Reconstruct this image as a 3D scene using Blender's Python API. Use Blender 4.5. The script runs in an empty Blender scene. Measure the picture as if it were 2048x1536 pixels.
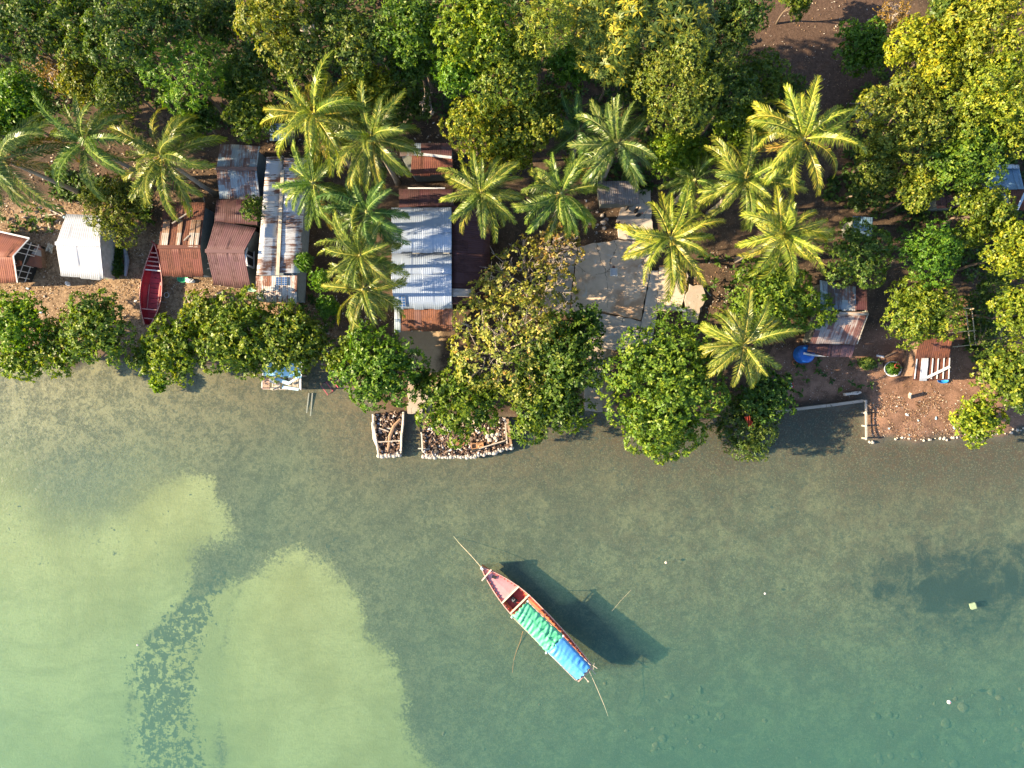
import bpy, math, random
import numpy as np
from mathutils import Vector, Matrix

random.seed(7)
RNG = np.random.default_rng(7)
scene = bpy.context.scene
COL = scene.collection
R = math.radians

# ------------------------------------------------------------------ camera geometry
F = 1518.0          # focal length in photo pixels (2048 wide)
H = 63.25           # drone height above the water, metres

def P(px, py, z=0.0):
    k = (H - z) / F
    return Vector(((px - 1024) * k, (768 - py) * k, z))

# ------------------------------------------------------------------ terrain functions
def resample(poly):
    return np.array(poly, dtype=float)

def poly_sdf(poly, X, Y):
    """signed distance, positive inside"""
    poly = resample(poly)
    n = len(poly)
    d2 = np.full(X.shape, 1e18)
    inside = np.zeros(X.shape, bool)
    for i in range(n):
        x0, y0 = poly[i]; x1, y1 = poly[(i + 1) % n]
        ex, ey = x1 - x0, y1 - y0
        L = ex * ex + ey * ey + 1e-9
        t = np.clip(((X - x0) * ex + (Y - y0) * ey) / L, 0, 1)
        dx, dy = X - x0 - t * ex, Y - y0 - t * ey
        d2 = np.minimum(d2, dx * dx + dy * dy)
        c = (y0 > Y) != (y1 > Y)
        with np.errstate(divide='ignore', invalid='ignore'):
            xi = (x1 - x0) * (Y - y0) / (y1 - y0 + 1e-12) + x0
        inside ^= c & (X < xi)
    d = np.sqrt(d2)
    return np.where(inside, d, -d)

SHORE = [(-12000, 690), (-400, 700), (0, 712), (100, 733), (250, 716), (330, 722), (500, 735), (600, 725), (660, 735), (720, 790),
         (750, 828), (806, 832), (826, 822), (845, 826), (1025, 840), (1100, 832), (1190, 822), (1300, 845), (1450, 838),
         (1560, 818), (1722, 802), (1734, 872), (1760, 884), (1905, 878), (2048, 862), (2600, 850), (14000, 850),
         (14000, -14000), (-12000, -14000)]
SAND_A = [(-700, 900), (0, 945), (55, 1000), (110, 1045), (190, 1050), (250, 1020), (300, 965), (370, 955), (425, 962), (440, 1005), (468, 1060),
          (440, 1082), (405, 1098), (393, 1150), (385, 1195), (335, 1240), (285, 1285), (275, 1340), (265, 1400), (258, 1500), (240, 1700), (-700, 1800)]
SAND_B = [(545, 1118), (600, 1105), (640, 1122), (690, 1170), (722, 1215), (745, 1268), (785, 1315), (812, 1370), (808, 1440), (835, 1490),
          (872, 1536), (880, 1800), (440, 1800), (436, 1536), (420, 1450), (405, 1380), (425, 1320), (440, 1260), (450, 1200), (490, 1165)]
SAND_C = [(385, 1195), (430, 1170), (500, 1160), (470, 1250), (440, 1800), (240, 1800), (265, 1300), (330, 1240)]
DEEP = [(1755, 1185), (1800, 1150), (1850, 1108), (1900, 1118), (1985, 1125), (2070, 1118), (2300, 1130), (2300, 1215), (2010, 1230), (1940, 1255), (1880, 1240), (1810, 1205)]
DIM = [(60, 940), (150, 900), (300, 905), (345, 930), (290, 975), (200, 1030), (100, 1020)]
REDSOIL = [(1540, 690), (1700, 660), (1930, 600), (2080, 600), (2080, 900), (1735, 880), (1725, 790), (1560, 815), (1540, 760)]
BARE = [(1490, -200), (1800, -200), (1800, 90), (1780, 230), (1690, 260), (1560, 150), (1500, 60)]
LITTER = [(-200, 395), (150, 395), (330, 470), (420, 560), (560, 580), (660, 590), (690, 680), (640, 720), (-200, 680)]
PALE = [(790, 650), (880, 655), (880, 840), (812, 840), (820, 740)]
PALE2 = [(1160, 600), (1230, 600), (1225, 830), (1160, 830)]

def fields(X, Y):
    """all ground fields for world x, y (numpy arrays)"""
    # shoreline in photo pixels of the water plane (24 px per metre)
    s = F / H
    px, py = 1024 + X * s, 768 - Y * s
    d = poly_sdf(SHORE, px, py) / s
    wob = 0.25 * np.sin(X * 1.7 + 1.3 * np.sin(Y * 1.1)) + 0.18 * np.sin(Y * 2.3 + X * 0.9)
    dd = d + wob * np.exp(-np.abs(d) / 2.0)
    land = 0.42 * np.clip(dd / 1.6, 0, 1) + 0.022 * np.clip(dd, 0, 90) + 0.06 * np.sin(X * .5) * np.sin(Y * .6 + 1) * np.clip(dd / 4, 0, 1)
    off = np.clip(-dd, 0, 200)
    sea = -(0.06 * np.clip(off, 0, 6) + 0.055 * np.clip(off - 6, 0, 14) + 0.04 * np.clip(off - 20, 0, 60) + .08)
    # refine positions for the deeper bed
    zz = np.where(dd > 0, land, sea)
    k = F / (H - zz)
    px, py = 1024 + X * k, 768 - Y * k
    sa = np.maximum(np.maximum(poly_sdf(SAND_A, px, py), poly_sdf(SAND_B, px, py)), poly_sdf(SAND_C, px, py)) / s
    sea = sea + 0.25 * np.clip((sa + 4) / 8, 0, 1) * np.clip(off / 10, 0, 1)
    sea = sea - 1.3 * np.clip((px - 850) / 600, 0, 1) * np.clip((py - 1200) / 330, 0, 1.3)
    z = np.where(dd > 0, land, sea)
    return px, py, dd, sa, z

def gz(x, y):
    return float(fields(np.array([x]), np.array([y]))[4][0])

def gzp(px, py):
    v = P(px, py, .7)
    return gz(v.x, v.y)

def G(px, py, h=0.0):
    """a point h metres above the ground seen at this pixel"""
    z = max(gzp(px, py), -3) + h
    v = P(px, py, z)
    return Vector((v.x, v.y, gz(v.x, v.y) + h))

# ------------------------------------------------------------------ node helpers
def new_mat(name):
    m = bpy.data.materials.new(name); m.use_nodes = True
    nt = m.node_tree
    for n in list(nt.nodes): nt.nodes.remove(n)
    out = nt.nodes.new('ShaderNodeOutputMaterial')
    b = nt.nodes.new('ShaderNodeBsdfPrincipled')
    nt.links.new(b.outputs[0], out.inputs[0])
    return m, nt, b, out

class NT:
    def __init__(self, nt): self.nt = nt
    def n(self, t, **kw):
        nd = self.nt.nodes.new(t)
        for k, v in kw.items():
            if hasattr(nd, k) and not k[0].isupper(): setattr(nd, k, v)
        return nd
    def link(self, a, b): self.nt.links.new(a, b)
    def set(self, sock, v):
        if isinstance(v, bpy.types.NodeSocket): self.link(v, sock)
        elif isinstance(v, (tuple, list)) and len(v) == 3 and sock.type == 'RGBA': sock.default_value = (*v, 1)
        else: sock.default_value = v
    def math(self, op, a, b=0.0, clamp=False):
        nd = self.n('ShaderNodeMath'); nd.operation = op; nd.use_clamp = clamp
        self.set(nd.inputs[0], a); self.set(nd.inputs[1], b)
        return nd.outputs[0]
    def noise(self, vec, scale, detail=4, rough=.6, dist=0.0, color=False):
        nd = self.n('ShaderNodeTexNoise')
        if vec is not None: self.link(vec, nd.inputs['Vector'])
        nd.inputs['Scale'].default_value = scale; nd.inputs['Detail'].default_value = detail
        nd.inputs['Roughness'].default_value = rough; nd.inputs['Distortion'].default_value = dist
        return nd.outputs['Color' if color else 'Fac']
    def voronoi(self, vec, scale, out='Distance', feature='F1'):
        nd = self.n('ShaderNodeTexVoronoi'); nd.feature = feature
        if vec is not None: self.link(vec, nd.inputs['Vector'])
        nd.inputs['Scale'].default_value = scale
        return nd.outputs[out]
    def mix(self, f, a, b, blend='MIX'):
        nd = self.n('ShaderNodeMix'); nd.data_type = 'RGBA'; nd.blend_type = blend
        self.set(nd.inputs[0], f); self.set(nd.inputs[6], a); self.set(nd.inputs[7], b)
        return nd.outputs[2]
    def ramp(self, v, a, b, o0=0.0, o1=1.0):
        nd = self.n('ShaderNodeMapRange'); nd.interpolation_type = 'SMOOTHSTEP'
        self.set(nd.inputs[0], v); nd.inputs[1].default_value = a; nd.inputs[2].default_value = b
        nd.inputs[3].default_value = o0; nd.inputs[4].default_value = o1
        return nd.outputs[0]
    def attr(self, name, kind='Fac'):
        nd = self.n('ShaderNodeAttribute'); nd.attribute_name = name
        return nd.outputs[kind]
    def colramp(self, v, stops):
        nd = self.n('ShaderNodeValToRGB'); self.set(nd.inputs[0], v)
        el = nd.color_ramp.elements
        while len(el) < len(stops): el.new(0.5)
        for e, (p, c) in zip(el, stops): e.position = p; e.color = (*c, 1)
        return nd.outputs[0]
    def bump(self, h, strength, dist=.05):
        nd = self.n('ShaderNodeBump'); self.link(h, nd.inputs['Height'])
        nd.inputs['Strength'].default_value = strength; nd.inputs['Distance'].default_value = dist
        return nd.outputs[0]
    def vmul(self, vec, s):
        nd = self.n('ShaderNodeVectorMath'); nd.operation = 'MULTIPLY'
        self.link(vec, nd.inputs[0]); nd.inputs[1].default_value = s
        return nd.outputs[0]

MATS = {}
def mat(name, c, rough=.7, var=.25, scale=3.0, metal=0.0, c2=None, spec=.4, bump=.15):
    """painted / weathered surface: base colour with blotches, fine grain and grime of its own"""
    if name in MATS: return MATS[name]
    m, nt, b, out = new_mat(name); t = NT(nt)
    co = t.n('ShaderNodeTexCoord').outputs['Object']
    n1 = t.noise(co, scale, 5, .65); n2 = t.noise(co, scale * 9, 3, .6)
    f = t.math('ADD', t.math('MULTIPLY', n1, .65), t.math('MULTIPLY', n2, .35))
    f = t.ramp(f, .32, .68)
    lo = tuple(x * (1 - var) for x in c) if c2 is None else c2
    hi = tuple(min(1, x * (1 + var)) for x in c)
    t.link(t.mix(f, lo, hi), b.inputs['Base Color'])
    b.inputs['Roughness'].default_value = rough; b.inputs['Metallic'].default_value = metal
    b.inputs['Specular IOR Level'].default_value = spec
    t.link(t.bump(f, bump, .03), b.inputs['Normal'])
    MATS[name] = m
    return m

def wood(name, c, var=.35):
    if name in MATS: return MATS[name]
    m, nt, b, out = new_mat(name); t = NT(nt)
    co = t.n('ShaderNodeTexCoord').outputs['Object']
    g = t.noise(t.vmul(co, (6, 6, 1.2)), 3, 5, .7, .4)
    f = t.ramp(g, .3, .7)
    t.link(t.mix(f, tuple(x * (1 - var) for x in c), tuple(min(1, x * (1 + var)) for x in c)), b.inputs['Base Color'])
    b.inputs['Roughness'].default_value = .85
    t.link(t.bump(f, .3, .02), b.inputs['Normal'])
    MATS[name] = m
    return m

def roof_mat(name, base, rust1, rust2, amt, sheet=.8, svar=.35, rough=.42, metal=.15, cross=.2, seed=0.0):
    """corrugated sheet: per-sheet tone, rust blotches and streaks that run down the slope (UV in metres)"""
    if name in MATS: return MATS[name]
    m, nt, b, out = new_mat(name); t = NT(nt)
    uv = t.n('ShaderNodeUVMap').outputs[0]
    sp = t.n('ShaderNodeSeparateXYZ'); t.link(uv, sp.inputs[0])
    u, v = sp.outputs[0], sp.outputs[1]
    off = t.n('ShaderNodeVectorMath'); off.operation = 'ADD'; t.link(uv, off.inputs[0]); off.inputs[1].default_value = (seed * 13.1, seed * 7.7, seed)
    uv2 = off.outputs[0]
    sid = t.math('FLOOR', t.math('DIVIDE', u, sheet))
    wn = t.n('ShaderNodeTexWhiteNoise'); wn.noise_dimensions = '1D'
    t.link(t.math('ADD', sid, 3.7 + seed), wn.inputs['W'])
    row = t.math('FLOOR', t.math('DIVIDE', t.math('ADD', v, t.math('MULTIPLY', wn.outputs[0], 1.1)), 1.9))
    wn2 = t.n('ShaderNodeTexWhiteNoise'); wn2.noise_dimensions = '2D'
    cv = t.n('ShaderNodeCombineXYZ'); t.link(sid, cv.inputs[0]); t.link(row, cv.inputs[1]); t.link(cv.outputs[0], wn2.inputs['Vector'])
    w = wn2.outputs[0]
    streak = t.noise(t.vmul(uv2, (7, .55, 1)), 1.0, 5, .62)
    fine = t.noise(t.vmul(uv2, (14, 3.5, 1)), 1.0, 4, .7)
    blotch = t.noise(t.vmul(uv2, (1.3, .8, 1)), 1.0, 5, .65, .5)
    f = t.math('ADD', t.math('MULTIPLY', streak, .42), t.math('ADD', t.math('MULTIPLY', blotch, .38), t.math('MULTIPLY', fine, .2)))
    f = t.math('ADD', f, t.math('MULTIPLY', t.math('SUBTRACT', w, .5), svar * .6))
    lo = .72 - .5 * amt
    fac = t.ramp(f, lo - .07, lo + .07)
    rc = t.mix(t.ramp(fine, .35, .65), rust1, rust2)
    rc = t.mix(t.math('MULTIPLY', w, .5), rc, tuple(x * .55 for x in rust1))
    tone = t.math('ADD', 1 - svar * .45, t.math('MULTIPLY', w, svar * .6))
    bc = t.mix(1.0, base, t.n('ShaderNodeCombineColor').outputs[0], 'MULTIPLY')
    cc = bc.node.inputs[7].links[0].from_node
    for i in range(3): t.link(tone, cc.inputs[i])
    bc = t.mix(t.math('MULTIPLY', t.ramp(streak, .5, .75), cross), bc, tuple(x * .5 for x in base))
    t.link(t.mix(fac, bc, rc), b.inputs['Base Color'])
    t.link(t.math('ADD', rough, t.math('MULTIPLY', fac, .85 - rough)), b.inputs['Roughness'])
    t.link(t.math('MULTIPLY', t.math('SUBTRACT', 1.0, fac), metal), b.inputs['Metallic'])
    t.link(t.bump(fine, .12, .02), b.inputs['Normal'])
    MATS[name] = m
    return m

# ------------------------------------------------------------------ object helpers
ORG = {}
def tag(o, label=None, cat=None, group=None, kind=None):
    if label: o['label'] = label
    if cat: o['category'] = cat
    if group: o['group'] = group
    if kind: o['kind'] = kind
    return o

def thing(name, label, cat, loc, group=None):
    o = bpy.data.objects.new(name, None); COL.objects.link(o)
    o.empty_display_size = .3; o.location = loc
    ORG[o.name] = Vector(loc)
    return tag(o, label, cat, group)

class MB:
    def __init__(self): self.v = []; self.f = []; self.uv = []
    def add(self, vs, fs, uvs=None):
        k = len(self.v)
        self.v += [Vector(p) for p in vs]
        for f in fs:
            self.f.append([i + k for i in f])
            self.uv.append([uvs[i] for i in f] if uvs else [(0, 0)] * len(f))
        return self
    def box(self, c, sx, sy, sz, rz=0.0, tilt=None):
        M = Matrix.Rotation(rz, 3, 'Z')
        if tilt is not None: M = tilt
        vs = [Vector(c) + M @ Vector((x * sx / 2, y * sy / 2, z * sz / 2)) for x in (-1, 1) for y in (-1, 1) for z in (-1, 1)]
        return self.add(vs, [(0, 1, 3, 2), (4, 6, 7, 5), (0, 4, 5, 1), (2, 3, 7, 6), (0, 2, 6, 4), (1, 5, 7, 3)])
    def beam(self, a, b, w, h=None):
        a, b = Vector(a), Vector(b); h = h or w
        d = (b - a); L = d.length
        if L < 1e-5: return self
        z = d / L; up = Vector((0, 0, 1)) if abs(z.z) < .95 else Vector((1, 0, 0))
        x = up.cross(z).normalized(); y = z.cross(x)
        vs = [p + x * (sx * w / 2) + y * (sy * h / 2) for p in (a, b) for sx, sy in ((-1, -1), (1, -1), (1, 1), (-1, 1))]
        return self.add(vs, [(0, 3, 2, 1), (4, 5, 6, 7), (0, 1, 5, 4), (1, 2, 6, 5), (2, 3, 7, 6), (3, 0, 4, 7)])
    def tube(self, pts, rads, n=6):
        pts = [Vector(p) for p in pts]
        rings = []; k0 = len(self.v)
        for i, p in enumerate(pts):
            d = (pts[min(i + 1, len(pts) - 1)] - pts[max(i - 1, 0)]).normalized()
            up = Vector((0, 0, 1)) if abs(d.z) < .9 else Vector((1, 0, 0))
            x = up.cross(d).normalized(); y = d.cross(x)
            r = rads[i] if isinstance(rads, (list, tuple)) else rads
            rings.append([p + x * (r * math.cos(2 * math.pi * j / n)) + y * (r * math.sin(2 * math.pi * j / n)) for j in range(n)])
        vs = [q for ring in rings for q in ring]
        fs = []
        for i in range(len(pts) - 1):
            for j in range(n):
                fs.append((i * n + j, i * n + (j + 1) % n, (i + 1) * n + (j + 1) % n, (i + 1) * n + j))
        fs.append(tuple(range(n - 1, -1, -1))); fs.append(tuple((len(pts) - 1) * n + j for j in range(n)))
        return self.add(vs, fs)
    def lathe(self, c, prof, n=20, sx=1, sy=1):
        c = Vector(c); vs = []; fs = []
        for r, z in prof:
            for j in range(n):
                a = 2 * math.pi * j / n
                vs.append(c + Vector((r * sx * math.cos(a), r * sy * math.sin(a), z)))
        for i in range(len(prof) - 1):
            for j in range(n):
                fs.append((i * n + j, i * n + (j + 1) % n, (i + 1) * n + (j + 1) % n, (i + 1) * n + j))
        fs.append(tuple(range(n - 1, -1, -1))); fs.append(tuple((len(prof) - 1) * n + j for j in range(n)))
        return self.add(vs, fs)
    def blob(self, c, rx, ry, rz, n=10, m=6, jit=.12, rot=0.0):
        vs = []; fs = []; c = Vector(c); M = Matrix.Rotation(rot, 3, 'Z')
        for i in range(m + 1):
            th = math.pi * i / m
            for j in range(n):
                a = 2 * math.pi * j / n
                q = 1 + random.uniform(-jit, jit)
                vs.append(c + M @ Vector((rx * q * math.sin(th) * math.cos(a), ry * q * math.sin(th) * math.sin(a), rz * q * math.cos(th))))
        for i in range(m):
            for j in range(n):
                fs.append((i * n + j, (i + 1) * n + j, (i + 1) * n + (j + 1) % n, i * n + (j + 1) % n))
        return self.add(vs, fs)
    def build(self, name, material, parent=None, org=None, smooth=False, label=None):
        o0 = ORG[parent.name] if parent is not None else Vector(org if org is not None else (0, 0, 0))
        me = bpy.data.meshes.new(name)
        me.from_pydata([tuple(p - o0) for p in self.v], [], self.f)
        ul = me.uv_layers.new(name='UVMap')
        flat = [c for f in self.uv for p in f for c in p]
        ul.data.foreach_set('uv', flat)
        me.materials.append(material)
        if smooth: me.polygons.foreach_set('use_smooth', [True] * len(me.polygons))
        o = bpy.data.objects.new(name, me); COL.objects.link(o)
        if parent is not None:
            o.parent = parent
        else: o.location = o0
        ORG[o.name] = o0
        if label: o['label'] = label
        return o

def quads_mesh(name, V, material, tint=None):
    """V: (N,4,3) array of quads -> mesh"""
    N = len(V)
    me = bpy.data.meshes.new(name)
    me.vertices.add(N * 4); me.vertices.foreach_set('co', np.ascontiguousarray(V, dtype=np.float32).ravel())
    me.loops.add(N * 4); me.loops.foreach_set('vertex_index', np.arange(N * 4, dtype=np.int32))
    me.polygons.add(N); me.polygons.foreach_set('loop_start', np.arange(0, N * 4, 4, dtype=np.int32))
    if tint is not None:
        a = me.attributes.new('tint', 'FLOAT', 'FACE'); a.data.foreach_set('value', tint.astype(np.float32))
    me.materials.append(material)
    me.update(calc_edges=True)
    return me

def norm(a): return a / (np.linalg.norm(a, axis=-1, keepdims=True) + 1e-9)

# ------------------------------------------------------------------ world, sun, camera
EL = 27.0
w = bpy.data.worlds.new('World'); scene.world = w; w.use_nodes = True
wt = w.node_tree
bg = wt.nodes['Background']
sky = wt.nodes.new('ShaderNodeTexSky'); sky.sky_type = 'NISHITA'; sky.sun_disc = False
sky.sun_elevation = R(EL); sky.sun_rotation = R(-90); sky.air_density = 1.0; sky.dust_density = .6; sky.ozone_density = 1.5
wt.links.new(sky.outputs[0], bg.inputs[0]); bg.inputs[1].default_value = .10
sl = bpy.data.lights.new('sun', 'SUN'); sl.energy = 5.0; sl.angle = R(.5); sl.color = (1, .80, .52)
so = bpy.data.objects.new('sun', sl); COL.objects.link(so)
so.rotation_euler = (0, -R(90 - EL), 0); so.location = (-60, 0, 40)
so.rotation_euler = (0, -R(90 - EL), R(1.5))
cam = bpy.data.cameras.new('camera'); cam.sensor_width = 36; cam.lens = F / 2048 * 36
cam.clip_start = .5; cam.clip_end = 3000
co_ = bpy.data.objects.new('camera', cam); COL.objects.link(co_); co_.location = (0, 0, H); scene.camera = co_
vs_ = scene.view_settings
vs_.view_transform = 'Standard'; vs_.look = 'None'; vs_.gamma = 1; vs_.exposure = 1.75; vs_.use_curve_mapping = False
scene.cycles.max_bounces = 8; scene.cycles.transparent_max_bounces = 24
scene.cycles.use_denoising = True
scene.cycles.caustics_reflective = False; scene.cycles.caustics_refractive = False

# ------------------------------------------------------------------ ground (land + sea bed, one sheet)
def stretched(lo, hi, step, far, n):
    core = np.arange(lo, hi + 1e-6, step)
    k = (np.linspace(0, 1, n + 1)[1:]) ** 2.2
    return np.concatenate([(lo - (far + lo) * k)[::-1] if lo < 0 else core[:0], core, hi + (far - hi) * k])

gx = stretched(-50, 50, .3, 900, 18); gy = stretched(-40, 40, .3, 900, 18)
GX, GY = np.meshgrid(gx, gy)
PXs, PYs, DD, SA, ZZ = fields(GX, GY)
s24 = F / H
me = bpy.data.meshes.new('ground')
ny, nx = GX.shape
verts = np.stack([GX, GY, ZZ], -1).reshape(-1, 3)
idx = np.arange(nx * ny).reshape(ny, nx)
fq = np.stack([idx[:-1, :-1], idx[:-1, 1:], idx[1:, 1:], idx[1:, :-1]], -1).reshape(-1, 4)
me.vertices.add(len(verts)); me.vertices.foreach_set('co', verts.astype(np.float32).ravel())
me.loops.add(fq.size); me.loops.foreach_set('vertex_index', fq.astype(np.int32).ravel())
me.polygons.add(len(fq)); me.polygons.foreach_set('loop_start', np.arange(0, fq.size, 4, dtype=np.int32))
me.polygons.foreach_set('use_smooth', np.ones(len(fq), bool))
def add_attr(n, a):
    at = me.attributes.new(n, 'FLOAT', 'POINT'); at.data.foreach_set('value', np.clip(a, -12, 60).astype(np.float32).ravel())
add_attr('shore', DD); add_attr('sand', SA)
for n_, pl in (('deep', DEEP), ('dim', DIM), ('redsoil', REDSOIL), ('bare', BARE), ('litter', LITTER)):
    add_attr(n_, poly_sdf(pl, PXs, PYs) / s24)
add_attr('pale', np.maximum(poly_sdf(PALE, PXs, PYs), poly_sdf(PALE2, PXs, PYs)) / s24)
# broad seabed provinces: tan weedy flat to the west, brown weed bed to the east
add_attr('west', np.clip((760 - PXs) / 700, 0, 1) * np.clip((1030 - PYs) / 200, 0, 1))
add_attr('soft', np.clip((430 - PXs) / 260, 0, 1) * np.clip((1130 - PYs) / 90, 0, 1))
add_attr('east', np.clip((PXs - 700) / 700, 0, 1))
gbx = np.interp(PYs, [1150, 1190, 1260, 1300, 1350, 1400, 1450, 1540], [440, 405, 362, 345, 335, 325, 342, 350])
gbw = np.interp(PYs, [1150, 1190, 1260, 1300, 1350, 1400, 1450, 1540], [60, 45, 75, 85, 92, 75, 95, 105])
add_attr('grassband', (1 - np.clip(np.abs(PXs - gbx) / gbw, 0, 1.6)) * np.clip((PYs - 1130) / 40, 0, 1))
me.update(calc_edges=True)
m, nt, b, out = new_mat('ground_soil_and_seabed'); t = NT(nt)
co = t.n('ShaderNodeTexCoord').outputs['Object']
nbig = t.noise(co, .18, 4, .6); nmid = t.noise(co, .9, 5, .65, .6); nfine = t.noise(co, 4.5, 4, .7); nspk = t.noise(co, 11, 2, .6)
c0 = lambda n, k: t.math('MULTIPLY', t.math('SUBTRACT', n, .5), k)
# ---- sea bed
shore = t.attr('shore'); offs = t.math('MULTIPLY', shore, -1.0)
offn = t.math('ADD', offs, c0(nbig, 6.0))
east = t.attr('east')
bed_near = t.mix(east, (.15, .105, .062), (.088, .054, .034))
bed_mid = t.mix(east, (.118, .108, .068), (.108, .08, .05))
bed_far = (.095, .09, .064)
cl = t.ramp(t.noise(co, .45, 5, .7, .5), .38, .62)
bed_mid = t.mix(cl, bed_mid, (.172, .152, .09))
bed = t.mix(t.ramp(offn, 1.0, 9.0), bed_near, bed_mid)
bed = t.mix(t.ramp(offn, 9.0, 20.0), bed, t.mix(cl, bed_far, (.16, .16, .10)))
west = t.attr('west')
bed = t.mix(t.ramp(t.math('ADD', west, c0(nbig, .5)), .1, .9), bed, (.28, .235, .14))
# dense short weed mottle, its flecks also standing in for rippled light on the bed
weed = t.ramp(t.math('ADD', t.math('MULTIPLY', nmid, .4), t.math('MULTIPLY', t.noise(co, 3.2, 5, .75, .8), .6)), .42, .58)
bed = t.mix(t.math('MULTIPLY', weed, .78), bed, (.06, .055, .038))
fsp = t.ramp(t.noise(co, 7.5, 3, .8), .52, .66)
bed = t.mix(t.math('MULTIPLY', fsp, .5), bed, (.24, .225, .145))
# sand banks with ragged, spotty weed edges
sand = t.attr('sand')
sp_ = t.math('ADD', sand, t.math('ADD', c0(nmid, 2.6), t.math('ADD', c0(nfine, 3.6), c0(nbig, 3.2))))
gb = t.attr('grassband')
sf = t.mix(t.attr('soft'), t.ramp(sp_, -.5, .8), t.ramp(sp_, -5.0, 3.5))
rip = t.noise(t.vmul(co, (.9, 2.2, 1)), 2.6, 3, .6, .8)
sandc = t.mix(t.ramp(nbig, .35, .65), (.275, .255, .115), (.345, .325, .16))
sandc = t.mix(t.math('MULTIPLY', t.ramp(t.noise(t.vmul(co, (.35, .8, 1)), .5, 5, .7, 1.2), .45, .7), .5), sandc, (.21, .20, .09))
sandc = t.mix(t.math('MULTIPLY', t.ramp(rip, .4, .7), .35), sandc, (.20, .19, .085))
bed = t.mix(sf, bed, sandc)
# weed tufts standing in the channel between the banks
ntuft = t.noise(co, 1.9, 4, .7)
tuft = t.ramp(t.math('ADD', t.math('MULTIPLY', t.math('MINIMUM', gb, .5), .7), t.math('ADD', c0(nbig, .9), t.math('ADD', c0(ntuft, 1.5), c0(nfine, .9)))), .24, .40)
bed = t.mix(t.math('MULTIPLY', tuft, .9), bed, (.05, .062, .055))
dim = t.ramp(t.math('ADD', t.attr('dim'), t.math('ADD', c0(nmid, 7), c0(nfine, 5))), -2.0, 3.0)
bed = t.mix(t.math('MULTIPLY', dim, .6), bed, t.mix(weed, (.20, .185, .12), (.12, .12, .085)))
deep = t.ramp(t.math('ADD', t.attr('deep'), t.math('ADD', c0(t.noise(co, .5, 5, .75, .6), 15.0), c0(nfine, 4.5))), -3.0, 2.6)
bed = t.mix(t.math('MULTIPLY', deep, .95), bed, (.015, .022, .026))
# ---- land
soil = t.mix(t.ramp(nmid, .35, .65), (.055, .038, .026), (.105, .068, .044))
soil = t.mix(t.ramp(nspk, .62, .72), soil, (.30, .23, .16))
lit = t.ramp(t.math('ADD', t.attr('litter'), c0(nmid, 2.0)), -.5, 1.2)
soil_l = t.mix(t.ramp(nfine, .35, .65), (.20, .13, .078), (.42, .295, .185))
soil = t.mix(t.math('MULTIPLY', lit, .8), soil, soil_l)
red = t.ramp(t.math('ADD', t.attr('redsoil'), c0(nmid, 1.6)), -.5, 1.0)
soil_r = t.mix(t.ramp(nmid, .35, .65), (.15, .085, .056), (.26, .148, .10))
soil_r = t.mix(t.ramp(nspk, .6, .72), soil_r, (.42, .25, .17))
soil = t.mix(t.math('MULTIPLY', red, .9), soil, soil_r)
bare = t.ramp(t.math('ADD', t.attr('bare'), c0(nmid, 2.2)), -.8, 1.0)
soil_b = t.mix(t.ramp(nfine, .35, .65), (.07, .043, .031), (.115, .073, .053))  # shade lying over the slope is put into this darker soil colour
soil_b = t.mix(t.ramp(nspk, .62, .72), soil_b, (.22, .15, .12))
soil = t.mix(t.math('MULTIPLY', bare, .9), soil, soil_b)
pale = t.ramp(t.math('ADD', t.attr('pale'), c0(nmid, 1.2)), -.4, .5)
soil = t.mix(t.math('MULTIPLY', pale, .85), soil, t.mix(nfine, (.36, .24, .13), (.55, .42, .28)))
# wet strip at the waterline and the blend under water
wet = t.ramp(t.math('ADD', shore, c0(nfine, .5)), .05, .7)
soil = t.mix(wet, t.mix(nfine, (.075, .058, .045), (.14, .11, .085)), soil)
land = t.ramp(t.math('ADD', shore, c0(nmid, .8)), -.7, .1)
t.link(t.mix(land, bed, soil), b.inputs['Base Color'])
b.inputs['Roughness'].default_value = .9; b.inputs['Specular IOR Level'].default_value = .2
t.link(t.bump(t.math('ADD', nfine, t.math('MULTIPLY', nspk, .5)), .5, .08), b.inputs['Normal'])
me.materials.append(m)
ground = bpy.data.objects.new('ground', me); COL.objects.link(ground); tag(ground, kind='structure')

# ------------------------------------------------------------------ water
mb = MB()
mb.box((0, 0, -20), 1760, 1760, 40)
m, nt, b, out = new_mat('sea_water'); t = NT(nt)
nt.nodes.remove(b)
co = t.n('ShaderNodeTexCoord').outputs['Object']
h1 = t.noise(t.vmul(co, (1.0, 1.5, 1)), .9, 4, .6, .5); h2 = t.noise(co, 4.0, 2, .5)
nrm = t.bump(t.math('ADD', h1, t.math('MULTIPLY', h2, .35)), .28, .3)
tr = t.n('ShaderNodeBsdfTransparent'); tr.inputs[0].default_value = (.93, .97, .95, 1)
df = t.n('ShaderNodeBsdfDiffuse'); df.inputs[0].default_value = (.085, .155, .16, 1)
gl = t.n('ShaderNodeBsdfGlossy'); gl.inputs['Roughness'].default_value = .26; t.link(nrm, gl.inputs['Normal'])
fr = t.n('ShaderNodeFresnel'); fr.inputs[0].default_value = 1.33; t.link(nrm, fr.inputs['Normal'])
geo = t.n('ShaderNodeNewGeometry')
mx = t.n('ShaderNodeMixShader'); mx.inputs[0].default_value = .05; t.link(tr.outputs[0], mx.inputs[1]); t.link(df.outputs[0], mx.inputs[2])
mx2 = t.n('ShaderNodeMixShader'); t.link(t.math('MULTIPLY', fr.outputs[0], t.math('SUBTRACT', 1.0, geo.outputs['Backfacing'])), mx2.inputs[0]); t.link(mx.outputs[0], mx2.inputs[1]); t.link(gl.outputs[0], mx2.inputs[2])
t.link(mx2.outputs[0], out.inputs[0])
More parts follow.
